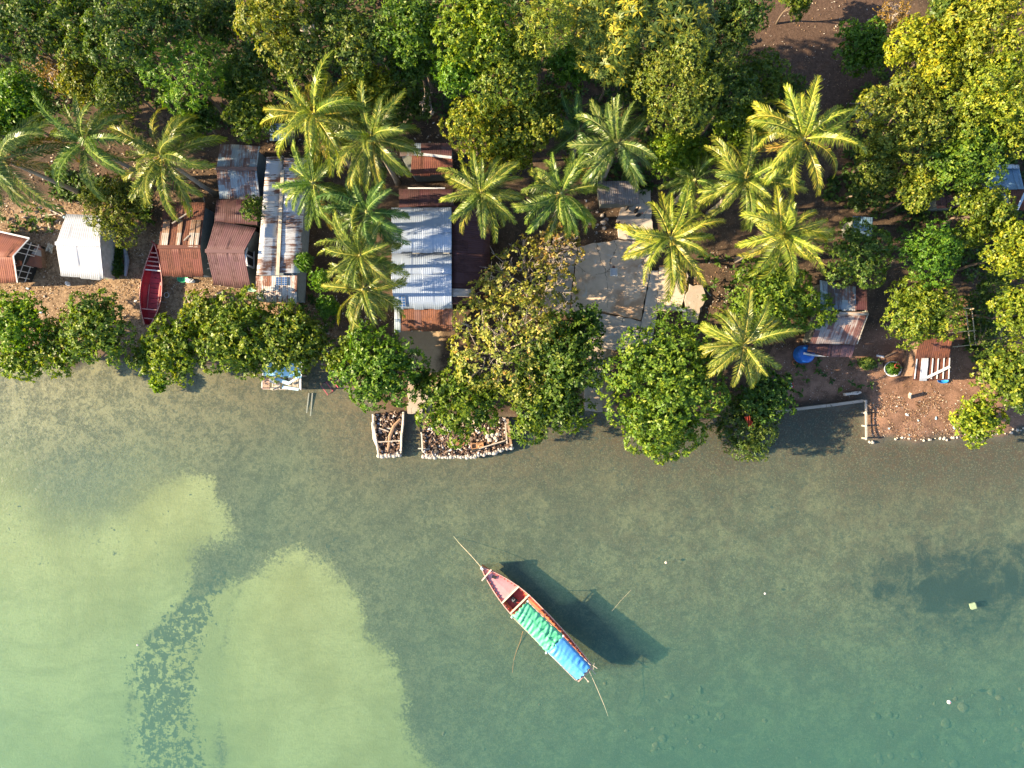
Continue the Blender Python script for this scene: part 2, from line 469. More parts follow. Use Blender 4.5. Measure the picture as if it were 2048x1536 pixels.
va = t.n('ShaderNodeVolumeAbsorption'); va.inputs[0].default_value = (.36, .86, .72, 1); va.inputs[1].default_value = .22
vsn = t.n('ShaderNodeVolumeScatter'); vsn.inputs[0].default_value = (.30, .76, .76, 1); vsn.inputs[1].default_value = .16; vsn.inputs[2].default_value = .2
ads = t.n('ShaderNodeAddShader'); t.link(va.outputs[0], ads.inputs[0]); t.link(vsn.outputs[0], ads.inputs[1])
t.link(ads.outputs[0], out.inputs[1])
water = mb.build('water', m); tag(water, kind='structure')
#@@PART2
# ------------------------------------------------------------------ foliage materials
def leaf_mat(name, stops, rough=.45, trans=(.52, .55, .09), tf=.36):
    m, nt, b, out = new_mat(name); t = NT(nt)
    tn = t.attr('tint')
    oi = t.n('ShaderNodeObjectInfo')
    c = t.colramp(tn, stops)
    c = t.mix(1.0, c, oi.outputs['Color'], 'MULTIPLY')
    t.link(c, b.inputs['Base Color'])
    b.inputs['Roughness'].default_value = rough; b.inputs['Specular IOR Level'].default_value = .35
    ts = t.n('ShaderNodeBsdfTranslucent'); t.link(t.mix(1.0, c, tuple(x * 2.2 for x in trans), 'MULTIPLY'), ts.inputs[0])
    mx = t.n('ShaderNodeMixShader'); mx.inputs[0].default_value = tf
    t.link(b.outputs[0], mx.inputs[1]); t.link(ts.outputs[0], mx.inputs[2]); t.link(mx.outputs[0], out.inputs[0])
    return m
LEAF = leaf_mat('broad_leaf', [(0, (.05, .09, .024)), (.4, (.09, .148, .03)), (.75, (.165, .21, .036)), (1, (.30, .29, .05))])
ALMOND = leaf_mat('sea_almond_leaf', [(0, (.09, .14, .035)), (.45, (.20, .23, .06)), (.78, (.34, .32, .10)), (.9, (.44, .33, .12)), (.96, (.42, .18, .07)), (1, (.55, .42, .26))])
STAR = leaf_mat('flower_head_leaf', [(0, (.04, .08, .02)), (.5, (.08, .13, .025)), (.66, (.22, .24, .03)), (1, (.5, .42, .04))])
DRY = leaf_mat('dry_leaf', [(0, (.12, .09, .03)), (.5, (.3, .2, .06)), (1, (.42, .30, .1))])
FROND = leaf_mat('palm_leaflet', [(0, (.055, .10, .022)), (.45, (.13, .175, .036)), (.8, (.25, .265, .055)), (1, (.45, .41, .14))], .33, tf=.25)
BARK = wood('bark', (.17, .125, .09))
PALE_BARK = wood('pale_bark', (.36, .30, .25))
PALM_BARK = wood('palm_bark', (.30, .25, .20))
RACHIS = mat('palm_rachis', (.36, .34, .12), .6, .2)

def rosettes(rng, pos, nrm, k, L, W, up=.12, jit=.42, lift=(.05, .6), droop=.25):
    """k leaves radiate from each twig end; returns quads and tints"""
    n = len(pos)
    pos = np.repeat(pos, k, 0); nr = np.repeat(nrm, k, 0)
    ctint = np.repeat(rng.random(n), k)
    nr = norm(nr + jit * rng.normal(size=nr.shape) + np.array([0, 0, up]))
    a = rng.random(len(pos)) * 2 * np.pi
    ref = np.where(np.abs(nr[:, 2:3]) < .9, np.array([[0, 0, 1.]]), np.array([[1., 0, 0]]))
    e1 = norm(np.cross(ref, nr)); e2 = np.cross(nr, e1)
    tdir = norm(np.cos(a)[:, None] * e1 + np.sin(a)[:, None] * e2 + rng.uniform(lift[0], lift[1], len(pos))[:, None] * nr)
    bw = norm(np.cross(nr, tdir)); up_ = np.cross(tdir, bw)
    sc = rng.uniform(.7, 1.25, len(pos))[:, None]
    Lv = L * sc; Wv = W * sc
    p0 = pos + .05 * L * rng.normal(size=pos.shape)
    mid = p0 + tdir * Lv * .55 + up_ * Lv * .03
    tip = p0 + tdir * Lv - up_ * Lv * droop
    V = np.stack([p0, mid + bw * Wv / 2, tip, mid - bw * Wv / 2], 1)
    tint = np.clip(.6 * ctint + .4 * rng.random(len(pos)), 0, 1)
    return V, tint

def crown_np(rng, Rr, Hc, nl, L, W, dens, k=6, lobe=(.30, .44), up=.12, open_=.0, low=.98, jit=.42, lift=(.05, .6), droop=.25, sub=True, spread=None, rough=.10):
    """leaf rosettes on the shells of many lobes; centre of crown at origin, Hc = half height"""
    cs = []; rs = []
    rot = rng.random() * 6.28
    for i in range(nl):
        tt = (i + .5) / nl
        zc = 1 - tt * low
        rad = math.sqrt(max(0, 1 - zc * zc))
        a = rot + i * 2.39996 + rng.normal() * .25
        q = rng.uniform(.56, .80) if spread is None else rng.uniform(*spread)
        if spread is not None: rad = math.sqrt(tt) * 1.0; zc = math.sqrt(max(0, 1 - (rad * .95) ** 2)) * 1.1 - .15; rad = rad * (.75 + .25 * rng.random()); q = rng.uniform(.80, 1.0)
        cs.append([Rr * q * rad * math.cos(a), Rr * q * rad * math.sin(a), Hc * (q + .05) * zc - .15 * Hc + rng.normal() * .09 * Hc])
        rs.append(Rr * rng.uniform(*lobe) * (1 if nl > 6 else 1.2))
    if sub:   # every lobe breaks up into smaller knuckles
        c2 = []; r2 = []
        for c, r in zip(cs, rs):
            for j in range(7):
                d = norm(rng.normal(size=3)); d[2] = abs(d[2]) * .9
                c2.append(np.array(c) + d * r * .80); r2.append(r * rng.uniform(.30, .50))
        cs += [list(x) for x in c2]; rs += r2
    cs = np.array(cs); rs = np.array(rs)
    P_, N_ = [], []
    for i, (c, r) in enumerate(zip(cs, rs)):
        n = max(8, int(dens * 2 * math.pi * r * r))
        d = norm(rng.normal(size=(n * 2, 3))); d = d[d[:, 2] > -.45][:n]
        p = c + r * d * (1 + rough * rng.normal(size=(len(d), 1)))
        dist = np.linalg.norm(p[:, None, :] - cs[None], axis=2) / rs[None]
        dist[:, i] = 9
        keep = dist.min(1) > .86
        if open_: keep &= rng.random(len(p)) > open_
        P_.append(p[keep]); N_.append(d[keep])
    for c, r in (zip(cs, rs) if open_ < .12 else []):     # leaves inside the crown, so that gaps show foliage
        n = int(dens * 1.1 * math.pi * r * r); d = norm(rng.normal(size=(n, 3)))
        P_.append(c * .82 + r * d * rng.uniform(.15, .7, (n, 1))); N_.append(d)
    P_ = np.concatenate(P_); N_ = np.concatenate(N_)
    V, tint = rosettes(rng, P_, N_, k, L, W, up, jit, lift, droop)
    return V, tint, cs, rs

KIND = {  # leaf size, leaf width, twigs per m2, leaves per twig, lobes, openness, material, bark, relative half height
    'round':   dict(L=.20, W=.10, dens=17, k=6, nl=15, open_=0, mat=LEAF, lobe=(.25, .36), hh=.75, sub=False, rough=.05),
    'tight':   dict(L=.17, W=.085, dens=22, k=6, nl=17, open_=0, mat=LEAF, lobe=(.24, .33), hh=.8, sub=False, rough=.04),
    'broad':   dict(L=.22, W=.12, dens=13, k=6, nl=17, open_=.06, mat=LEAF, lobe=(.22, .36), hh=.6),
    'feather': dict(L=.27, W=.07, dens=14, k=7, nl=18, open_=.15, mat=LEAF, lobe=(.2, .36), hh=.65, lift=(.2, 1.2), droop=.4),
    'star':    dict(L=.42, W=.10, dens=3.4, k=11, nl=16, open_=0, mat=STAR, lobe=(.3, .4), hh=.7, up=.9, jit=.15, lift=(.05, .5)),
    'almond':  dict(L=.25, W=.14, dens=10, k=6, nl=40, open_=.2, mat=ALMOND, lobe=(.17, .29), hh=.5, sub=False, spread=(.3, 1.0)),
    'shore':   dict(L=.28, W=.145, dens=9.5, k=7, nl=36, open_=.06, mat=LEAF, lobe=(.18, .30), hh=.42, sub=False, spread=(.3, .98)),
    'thin':    dict(L=.20, W=.07, dens=6, k=5, nl=20, open_=.35, mat=LEAF, lobe=(.2, .34), hh=.6),
    'mist':    dict(L=.19, W=.075, dens=15, k=6, nl=24, open_=.1, mat=LEAF, lobe=(.18, .30), hh=.5),
 'dome':    dict(L=.22, W=.10, dens=13, k=6, nl=22, open_=.03, mat=LEAF, lobe=(.26, .36), hh=.72),
 'dry':     dict(L=.24, W=.06, dens=5, k=5, nl=12, open_=.4, mat=DRY, lobe=(.2, .34), hh=.5),
}
def limb_tubes(mb, rng, base, top, cs, r0, nl=7, org=None, up_branches=0):
    """tapered leaning trunk with limbs that reach into the lobes"""
    b0 = Vector(base); tp = Vector(top)
    mid = b0.lerp(tp, .55) + Vector((rng.normal() * .25, rng.normal() * .25, 0))
    mb.tube([b0, b0.lerp(mid, .5) + Vector((rng.normal() * .1, rng.normal() * .1, 0)), mid, tp], [r0, r0 * .8, r0 * .62, r0 * .3], 8)
    pick = rng.choice(len(cs), min(nl, len(cs)), replace=False)
    for i in pick:
        e = tp + Vector(cs[i]) * .78
        s = mid.lerp(tp, rng.uniform(0, .7))
        mb.tube([s, s.lerp(e, .5) + Vector((0, 0, .15)), e], [r0 * .42, r0 * .3, r0 * .1], 5)

TREE_N = 0
def tree(px, py, rpx, h, kind, col, label, group=None, name='tree', cat='tree', seed=None, squash=1.0, hh=None, bare=0, L=None, dens=None, nl=None, base_off=(0, 0)):
    global TREE_N
    TREE_N += 1
    rng = np.random.default_rng(1000 + TREE_N if seed is None else seed)
    K = dict(KIND[kind]); lm = K.pop('mat'); rel = K.pop('hh')
    if L: K['W'] *= L / K['L']; K['L'] = L
    if dens: K['dens'] = dens
    if nl: K['nl'] = nl
    g0 = gzp(px, py)
    # crown half height from its radius, centre height from the tree's height
    k = (H - (g0 + h * .7)) / F
    Rr = rpx * k
    Hc = (hh or rel) * Rr
    zc = g0 + max(h - Hc * .8, Hc * .35)
    c = P(px, py, zc)
    k = (H - zc) / F; Rr = rpx * k
    bx, by = c.x + base_off[0] + rng.normal() * .2, c.y + base_off[1] + rng.normal() * .2
    base = Vector((bx, by, gz(bx, by) - .1))
    o = thing(name, label, cat, base, group)
    V, tint, cs, rs = crown_np(rng, Rr, Hc, low=1.12 if kind in ('shore', 'almond') else 1.0, **K)
    V = V.copy(); V[..., 1] *= squash
    V += np.array(c - base)[None, None]
    lowz = V[..., 2].min(1) + base.z
    keep = lowz > gz(base.x, base.y) + .05
    me = quads_mesh('crown', V[keep], lm, tint[keep])
    cr = bpy.data.objects.new('crown', me); COL.objects.link(cr); cr.parent = o
    cr.color = (*col, 1)
    mb = MB()
    limb_tubes(mb, rng, base, c - Vector((0, 0, Hc * .3)), cs * np.array([1, squash, 1]), .05 + .035 * Rr, 9)
    mb.build('trunk', PALE_BARK if kind in ('almond', 'dry') else BARK, o, smooth=True)
    if bare:
        mb = MB()
        for i in range(bare):
            j = rng.integers(len(cs)); s = c + Vector(cs[j] * np.array([1, squash, 1]) * .6)
            d = Vector(norm(cs[j] + rng.normal(size=3) * .5 * Rr + np.array([0, 0, Rr * .25])))
            ln = Rr * rng.uniform(.35, .6)
            p1 = s + d * ln * .55 + Vector(rng.normal(size=3) * .12); p2 = s + d * ln + Vector(rng.normal(size=3) * .2)
            mb.tube([s, p1, p2], [.045, .03, .012], 5)
            for q in range(3):
                st = s.lerp(p2, rng.uniform(.4, .9)); e = st + (d + Vector(rng.normal(size=3) * .8)).normalized() * ln * rng.uniform(.2, .4)
                mb.tube([st, e], [.022, .008], 4)
        mb.build('bare_branches', PALE_BARK, o)
    return o

# ------------------------------------------------------------------ trees (pixel centre, pixel radius, height, kind, leaf tint, label)
D = (.62, .78, .80)      # dark bluish glossy
M_ = (.85, .95, .75)     # mid green
Gn = (.85, 1.25, .6)     # bright green
Y = (1.7, 1.45, .75)     # yellow green
O = (1.35, 1.15, .85)    # olive
FOREST = 'trees of the forest behind the shacks'
TREES = [
 (35, 60, 95, 12, 'round', D, 'dark glossy tree filling the top left corner of the forest'),
 (15, 215, 85, 8, 'broad', Gn, 'bright green broad-leaved tree at the left edge above the thin-fronded palm'),
 (150, 55, 75, 11, 'broad', M_, 'mid green tree with a yellowish lower edge above the bare grey shrub'),
 (165, 165, 50, 8, 'broad', O, 'low olive green tree tucked right beside the bare grey shrub'),
 (255, 70, 85, 12, 'round', D, 'dark lumpy tree directly left of the large feathery tree'),
 (240, 175, 55, 9, 'tight', (.75, .85, .85), 'small grey-green rounded tree below the dark lumpy one'),
 (368, 145, 85, 10, 'feather', Gn, 'bright feathery tree standing alone against dark shade, upper left'),
 (350, 20, 70, 11, 'round', D, 'dark tree at the top edge behind the bright feathery tree'),
 (440, 45, 60, 8, 'round', (.5, .65, .6), 'very dark low tree in the shaded gap at the top edge'),  # leaf tint darkened to stand for the shade in the gap
 (505, 235, 52, 7, 'broad', M_, 'small ragged green tree just above the blue-grey rusted shack'),
 (555, 45, 90, 13, 'round', O, 'large pale olive tree at the top edge, left of the middle'),
 (600, 115, 60, 12, 'tight', (1.0, 1.0, .9), 'grey-green knobbly tree with twiggy brown gap beside it'),
 (515, 130, 55, 8, 'round', D, 'dark tree in shade left of the pale olive tree'),
 (705, 95, 68, 12, 'round', (.9, .95, .9), 'tall three-lobed blue-green tree lit along its left side'),
 (665, 25, 55, 11, 'round', M_, 'mid green tree top cut by the upper edge behind the three-lobed tree'),
 (765, 70, 55, 11, 'round', D, 'dark blue-green tree right of the three-lobed tree'),
 (825, 55, 75, 12, 'broad', (.7, .95, .55), 'deep green wide tree at the top edge, upper middle'),
 (830, 130, 50, 9, 'broad', (.65, .85, .55), 'smaller deep green tree in front of the deep green wide tree'),
 (735, 175, 55, 9, 'broad', Y, 'yellow-tipped tree right behind the large yellow palm'),
 (805, 215, 60, 7, 'round', D, 'low dark tree in the shaded hollow above the maroon back roof'),
 (955, 55, 95, 13, 'broad', (1.25, 1.35, .6), 'large bright green tree top left of the pale willowy tree'),
 (925, 130, 65, 11, 'broad', Gn, 'vivid green tree with rounded tufts over the shaded hollow'),
 (1000, 150, 80, 12, 'round', (1.1, 1.15, .8), 'green tree of fine lumps in the thick of the middle forest'),
 (950, 255, 68, 10, 'round', Y, 'yellow-olive tree overhanging the rusty back roof'),
 (1040, 245, 75, 9, 'broad', (1.4, 1.25, .8), 'big-leaved olive tree above the two middle palms'),
 (1015, 310, 55, 7, 'broad', Y, 'low yellow-leaved tree squeezed between the two middle palms'),
 (1095, 235, 60, 8, 'round', M_, 'dark green tree right of the big-leaved olive tree'),
 (1085, 55, 65, 13, 'feather', (1.5, 1.35, .9), 'pale willowy tree with a hanging yellowish tip at the top edge'),
 (1045, 110, 55, 10, 'broad', M_, 'mid green tree filling the gap below the pale willowy tree'),
 (1140, 130, 48, 8, 'broad', Gn, 'small bright green tree at the left rim of the black hollow'),
 (1220, 45, 100, 12, 'star', (1.25, 1.2, 1), 'wide tree studded with yellow star-shaped flower heads at the top edge'),
 (1225, 120, 50, 10, 'star', (1, 1, 1), 'lower tree with sparser yellow stars above the black hollow'),
 (1350, 45, 95, 12, 'star', (.62, .72, .8), 'dark tree with dull star-shaped leaf tufts at the top edge'),
 (1350, 175, 105, 12, 'tight', (1.15, 1.1, .85), 'huge cauliflower-shaped tree of tight round lumps, upper middle'),
 (1440, 85, 70, 11, 'round', (1.0, 1.0, .8), 'tree with one yellow lit flank beside the bare brown slope'),
 (1455, 195, 65, 10, 'round', D, 'dark tree right of the cauliflower-shaped tree'),
 (1485, 35, 60, 11, 'round', D, 'dark bluish tree at the top edge on the rim of the bare slope'),
 (1525, 150, 55, 8, 'round', M_, 'green tree jutting onto the bare brown slope'),
 (1570, 195, 55, 6, 'round', D, 'low dark tree above the golden palm on the bare slope'),
 (480, 165, 50, 5, 'broad', (.55, .8, .6), 'low dark green tree in the shaded gap right of the bright feathery tree'),
 (255, 245, 45, 4, 'thin', (.7, .9, .7), 'thin dark sapling clump behind the three left palms'),
 (395, 235, 45, 4, 'broad', (.5, .75, .6), 'dark low tree between the feathery tree and the third left palm'),
 (60, 215, 50, 5, 'broad', (.7, .95, .6), 'dark green low tree behind the sparse left-edge palm'),
 (1265, 175, 40, 7, 'tight', D, 'small dark tree on the right rim of the black hollow'),
 (1590, 0, 35, 4, 'broad', M_, 'small bush on the bare slope cut by the top edge'),
 (1725, 95, 62, 5, 'broad', (.6, .95, .5), 'isolated dark green bush lying across the bare slope'),
 (1355, 313, 62, 6, 'dome', (1.1, 1.35, .5), 'domed bright green tree right of the grey drooping palm'),
 (1480, 250, 52, 7, 'broad', (1.3, 1.5, .5), 'yellow-spotted green tree left of the golden palm'),
 (1855, 100, 85, 10, 'broad', (2.0, 1.65, .6), 'brightest yellow tree on the right rim of the bare slope'),
 (1985, 40, 85, 12, 'round', Y, 'olive-yellow tree filling the top right corner'),
 (1895, 15, 45, 10, 'broad', M_, 'green tree at the top edge left of the half-hidden palm'),
 (2000, 165, 95, 11, 'round', (1.6, 1.5, .75), 'large lumpy yellow-green tree at the right edge near the top'),
 (1920, 110, 60, 10, 'tight', (1.5, 1.35, .8), 'fine-leaved olive tree between the brightest yellow tree and the right edge'),
 (1905, 215, 85, 9, 'round', (1.3, 1.25, .75), 'green tree in the middle of the right-hand thicket'),
 (1800, 235, 95, 9, 'round', (1.4, 1.25, .95), 'broad olive tree whose left flank borders the bare slope'),
 (1755, 325, 60, 6, 'round', (.9, .95, .9), 'dull grey-green tree below the broad olive tree'),
 (1838, 380, 50, 7, 'broad', Y, 'small yellow-green tree standing alone in dark shade on the right'),
 (1930, 310, 80, 8, 'broad', (.9, 1.15, .65), 'spreading green tree left of the blue-roofed house on the right edge'),
 (1730, 385, 45, 4, 'round', D, 'low dark shrub tree between golden palm and lone yellow-green tree'),
 (2020, 265, 60, 8, 'round', (1.5, 1.4, .8), 'yellow-green tree right behind the blue-roofed house'),
 (1715, 510, 76, 7, 'round', (.85, 1.0, .75), 'blue-green tree overhanging the striped sheet roof'),
 (1855, 512, 72, 8, 'tight', (.8, 1.18, .5), 'dense smooth vivid green dome right of the overhanging blue-green tree'),
 (1840, 622, 78, 6.5, 'dome', (1.55, 1.45, .7), 'sunlit yellow-green tree leaning over the small rusty hut'),
 (1960, 430, 70, 7, 'broad', (1.25, 1.2, .6), 'yellow-tipped tree below the blue-roofed house'),
 (2030, 505, 62, 8, 'broad', (1.9, 1.6, .6), 'glowing yellow tree at the right edge below the blue-roofed house'),
 (2035, 620, 60, 7, 'broad', (1.6, 1.45, .6), 'yellow-green tree at the right edge level with the pole frame'),
 (1985, 585, 40, 4, 'feather', D, 'dark feathery bush in shade above the pole frame'),
 (1975, 675, 48, 3, 'thin', M_, 'low sprawling green creeper bush right of the pole frame'),
 (2010, 745, 62, 5, 'shore', (1.35, 1.3, .65), 'shore tree at the right edge beside the red earth clearing'),
 (1950, 838, 50, 3.5, 'shore', (1.9, 1.75, .65), 'glowing yellow-green shore bush at the end of the row of white stones'),
 (2040, 790, 38, 4, 'shore', M_, 'green shore bush at the right edge by the waterline'),
 (1540, 598, 88, 5.5, 'dome', (1.35, 1.5, .8), 'soft pale green tree between the golden palms and striped sheet roof'),
 (1625, 620, 42, 4, 'feather', (1.2, 1.4, .6), 'small pale green bush hugging the left side of the striped sheet roof'),
 (1345, 645, 52, 4, 'thin', (1.1, 1.4, .6), 'thin see-through shrub over the lower edge of the concrete yard'),
 (1322, 765, 120, 7, 'shore', (1.15, 1.32, .65), 'largest bright green shore tree right of the pale path to the water'),
 (1325, 850, 82, 5, 'shore', (1.45, 1.5, .65), 'lower bright green shore tree reaching farthest over the water'),
 (1495, 850, 80, 4.0, 'mist', (.9, .98, .9), 'dark fine-leaved shore bush with red cloth caught in it'),
 (1530, 790, 52, 4.5, 'shore', (.6, .85, .6), 'dark green shore bush right below the lone waterside palm'),
 (1050, 575, 105, 4.4, 'almond', (1.5, 1.35, .95), 'half-bare sea almond tree with orange leaves beside the concrete yard'),
 (1010, 695, 125, 6, 'almond', (1.4, 1.35, .95), 'large russet and green sea almond tree below the orange one'),
 (1125, 715, 88, 6, 'shore', (.85, 1.0, .65), 'dark green shore tree on the left of the pale path to the water'),
 (1090, 800, 85, 5, 'shore', (1.05, 1.15, .6), 'green shore tree overhanging the right corner of the large rubble pen'),
 (925, 805, 85, 5, 'shore', (1.15, 1.25, .6), 'yellowish green shore tree leaning over the large rubble pen'),
 (760, 740, 82, 5.5, 'shore', (.95, 1.25, .6), 'rounded shore tree behind the small rubble pen'),
 (575, 675, 70, 4.5, 'shore', (.95, 1.05, .65), 'shore tree directly in front of the long whitewashed shack'),
 (475, 665, 82, 4.8, 'shore', (1.05, 1.15, .6), 'wide shore tree in front of the maroon shack'),
 (420, 640, 55, 4.2, 'shore', (1.15, 1.15, .6), 'leafy shore tree just below the gap between the rust-brown and maroon shacks'),
 (300, 715, 40, 3.2, 'shore', (.9, 1.05, .6), 'small shore bush at the lower left of the beached red boat'),
 (500, 712, 44, 3.6, 'shore', (1.0, 1.1, .6), 'shore bush dipping over the water left of the blue-roofed stilt hut'),
 (690, 715, 40, 4.2, 'shore', (1.0, 1.1, .6), 'shore bush on the left flank of the rounded shore tree'),
 (1112, 500, 52, 4.4, 'almond', (1.3, 1.0, .9), 'thin twiggy sea almond crown at the upper left of the concrete yard'),
 (355, 690, 68, 4.5, 'shore', (1.05, 1.15, .55), 'shore tree hanging over the end of the beached red boat'),
 (612, 692, 45, 4, 'shore', (1.0, 1.0, .6), 'shore bush shading the blue-roofed stilt hut'),
 (195, 655, 78, 5, 'shore', (.95, 1.1, .8), 'grey-green shore tree left of the beached red boat'),
 (120, 695, 55, 4, 'shore', (1.05, 1.15, .7), 'shore bush between the corner tree and the grey-green one'),
 (35, 645, 62, 5, 'shore', (1.1, 1.4, .5), 'bright green shore tree at the left edge below the red shack'),
 (45, 715, 48, 4, 'shore', (1.05, 1.2, .5), 'lowest shore bush at the left edge dipping over the water'),
 (318, 765, 18, 1.3, 'shore', (1.2, 1.5, .5), 'tiny yellow-green bush standing alone in the shallow water'),
 (507, 418, 27, 5.2, 'tight', (.95, 1.1, .8), 'small round tree growing up against the maroon shack roof'),
 (232, 418, 82, 4.6, 'mist', (1.35, 1.12, .85), 'thin olive tree with yellow edges hanging over the white shed'),
 (641, 562, 26, 4, 'tight', (1.1, 1.5, .55), 'small round bright green tree left of the lowest palm of the cluster'),
 (607, 525, 18, 3, 'feather', Gn, 'feathery sapling beside the long whitewashed shack'),
 (655, 615, 24, 2.5, 'broad', Gn, 'low green shrub under the lowest palm of the cluster'),
 (845, 760, 26, 3, 'shore', (.6, .8, .6), 'dark little bush between the two shore trees behind the pens'),
 (1172, 645, 38, 4.6, 'shore', (.6, .85, .6), 'dark leafy tree edge reaching over the left of the concrete yard'),
]
for a in TREES:
    x, y, r, h, kd, c_, lb = a
    if kd == 'shore' and r > 30: r *= 1.07
    if kd == 'shore' and x < 720: c_ = (c_[0] * 1.3, c_[1] * 1.18, c_[2] * 1.05)
    if y < 330: c_ = (c_[0] * 1.28, c_[1] * 1.17, c_[2] * 1.05)
    grp = FOREST if y < 330 else ('mangrove trees along the shore' if kd in ('shore',) else None)
    kw = {}
    if kd == 'almond': kw['bare'] = 70 if y < 600 else 30
    if kd == 'almond' and y < 650: kw['dens'] = 8.5
    nm = 'sea_almond_tree' if kd == 'almond' else ('shore_tree' if kd == 'shore' else 'tree')
    ct = 'tree'
    if 'bush' in lb: nm, ct = 'bush', 'bush'
    elif 'shrub' in lb and 'beside the bare' not in lb and 'above the bare' not in lb: nm, ct = 'shrub', 'shrub'
    tree(x, y, r, h, kd, c_, lb, grp, nm, ct, **kw)

# bare / dry shrubs
def dry_shrub(px, py, rpx, h, label, leafy=True, n=16):
    rng = np.random.default_rng(int(px * 7 + py))
    b0 = G(px + 12, py + 8, -.05); Rr = rpx * (H - h) / F
    o = thing('dry_shrub', label, 'shrub', b0)
    mb = MB(); ends = []
    c = P(px, py, b0.z + h)
    for i in range(n):
        a = rng.random() * 6.28; q = math.sqrt(rng.random())
        e = Vector((c.x + Rr * q * math.cos(a), c.y + Rr * q * math.sin(a), b0.z + h * (1 - .35 * q) + rng.normal() * .2))
        m1 = b0.lerp(e, .45) + Vector((rng.normal() * .3, rng.normal() * .3, h * .15))
        mb.tube([b0, m1, e], [.07, .045, .012], 5)
        for j in range(6):
            s = m1.lerp(e, rng.uniform(0, .9)); e2 = s + Vector(rng.normal(size=3) * Rr * .22)
            mb.tube([s, s.lerp(e2, .5) + Vector(rng.normal(size=3) * .06), e2], [.025, .016, .006], 4); ends.append(e2)
        ends.append(e)
    mb.build('branches', PALE_BARK, o)
    if leafy:
        pts = np.array([list(e - b0) for e in ends]); sel = pts[rng.random(len(pts)) < .75]
        sel = np.repeat(sel, 4, 0) + rng.normal(size=(len(sel) * 4, 3)) * .18
        V, tint = rosettes(rng, sel, norm(rng.normal(size=sel.shape) + np.array([0, 0, 1.])), 5, .2, .07)
        cr = bpy.data.objects.new('leaves', quads_mesh('leaves', V, DRY, tint)); COL.objects.link(cr); cr.parent = o; cr.color = (1.1, 1.0, .7, 1)
    return o
dry_shrub(92, 128, 55, 4.0, 'half-dead shrub of grey branches with orange leaves, upper left forest', n=22)
dry_shrub(1785, 32, 42, 4.0, 'dry straw-coloured shrub beside the bare slope at the top edge')
dry_shrub(612, 62, 24, 11.5, 'bare brown twiggy treetop poking out between the pale olive and three-lobed trees', leafy=False, n=10)
dry_shrub(1735, 215, 38, 1.5, 'fallen grey brushwood lying on the bare slope', leafy=False, n=10)
dry_shrub(850, 200, 24, 5, 'leafless grey shrub in the shaded hollow above the back roof', leafy=False, n=9)

# ------------------------------------------------------------------ palms
def frond_mesh(seed, elev, L, droop, twist=0.0):
    rng = np.random.default_rng(seed)
    n = 16; pts = []; ang = elev; p = np.array([0., 0., 0.])
    side = 0.0
    for i in range(n + 1):
        pts.append(p.copy())
        st = L / n
        p = p + st * np.array([math.cos(ang), side * .02 * i, math.sin(ang)])
        ang -= droop / n * (0.35 + 1.3 * i / n)
    pts = np.array(pts)
    cum = np.linspace(0, 1, n + 1)
    Q, T = [], []
    nl = 58
    for s in (-1, 1):
        for i in range(nl):
            f = .13 + .87 * (i + .5) / nl + rng.normal() * .004
            f = min(f, .995)
            q = np.array([np.interp(f, cum, pts[:, j]) for j in range(3)])
            q2 = np.array([np.interp(min(1, f + .03), cum, pts[:, j]) for j in range(3)])
            tdir = norm(q2 - q + 1e-6)
            ln = L * .21 * (math.sin(math.pi * (0.12 + .80 * f)) ** .7) * rng.uniform(.85, 1.1)
            lat = np.array([0, s, 0.])
            upv = np.cross(tdir, lat) * s * 1.0
            upv = upv if upv[2] > 0 else -upv
            sweep = R(52 - 22 * f) + rng.normal() * .07
            d1 = norm(math.sin(sweep) * lat + math.cos(sweep) * tdir + (.25 + rng.normal() * .16) * upv)
            d2 = norm(d1 * .62 + np.array([0, 0, -.95 + rng.normal() * .25]))
            w0 = .043 * (L / 3.5)
            bw = norm(tdir - d1 * np.dot(tdir, d1))
            a = q; m1 = q + d1 * ln * .42; m2 = m1 + d2 * ln * .58
            Q.append([a - bw * w0 * .4, a + bw * w0 * .4, m1 + bw * w0 * .5, m1 - bw * w0 * .5])
            Q.append([m1 - bw * w0 * .5, m1 + bw * w0 * .5, m2 + bw * w0 * .08, m2 - bw * w0 * .08])
            tt = np.clip(.42 + .22 * rng.normal() + .25 * (f - .5), 0, .95)
            T += [tt, min(1, tt + .08)]
    # rachis as a tapered three-sided strip
    for i in range(n):
        r0 = .055 * (1 - .8 * i / n); r1 = .055 * (1 - .8 * (i + 1) / n)
        A, B = pts[i], pts[i + 1]
        u = np.array([0, 0, 1.]); l = np.array([0, 1., 0])
        for (e0, e1) in (((l * 1), (u * .8)), ((u * .8), (-l * 1)), ((-l * 1), (l * 1))):
            Q.append([A + e0 * r0, A + e1 * r0, B + e1 * r1, B + e0 * r1]); T.append(1.0)
    return quads_mesh('frond', np.array(Q), FROND, np.array(T))
FR = []
for i, (e, dr) in enumerate([(66, 1.3), (48, 1.5), (32, 1.55), (18, 1.5), (4, 1.4), (-16, 1.1)]):
    FR.append([frond_mesh(50 + i * 3 + j, R(e), 3.5, dr * (.9 + .2 * j)) for j in range(3)])
NUT = mat('coconut_husk', (.28, .17, .05), .6, .3)
PALMG = 'coconut palms among the shacks'
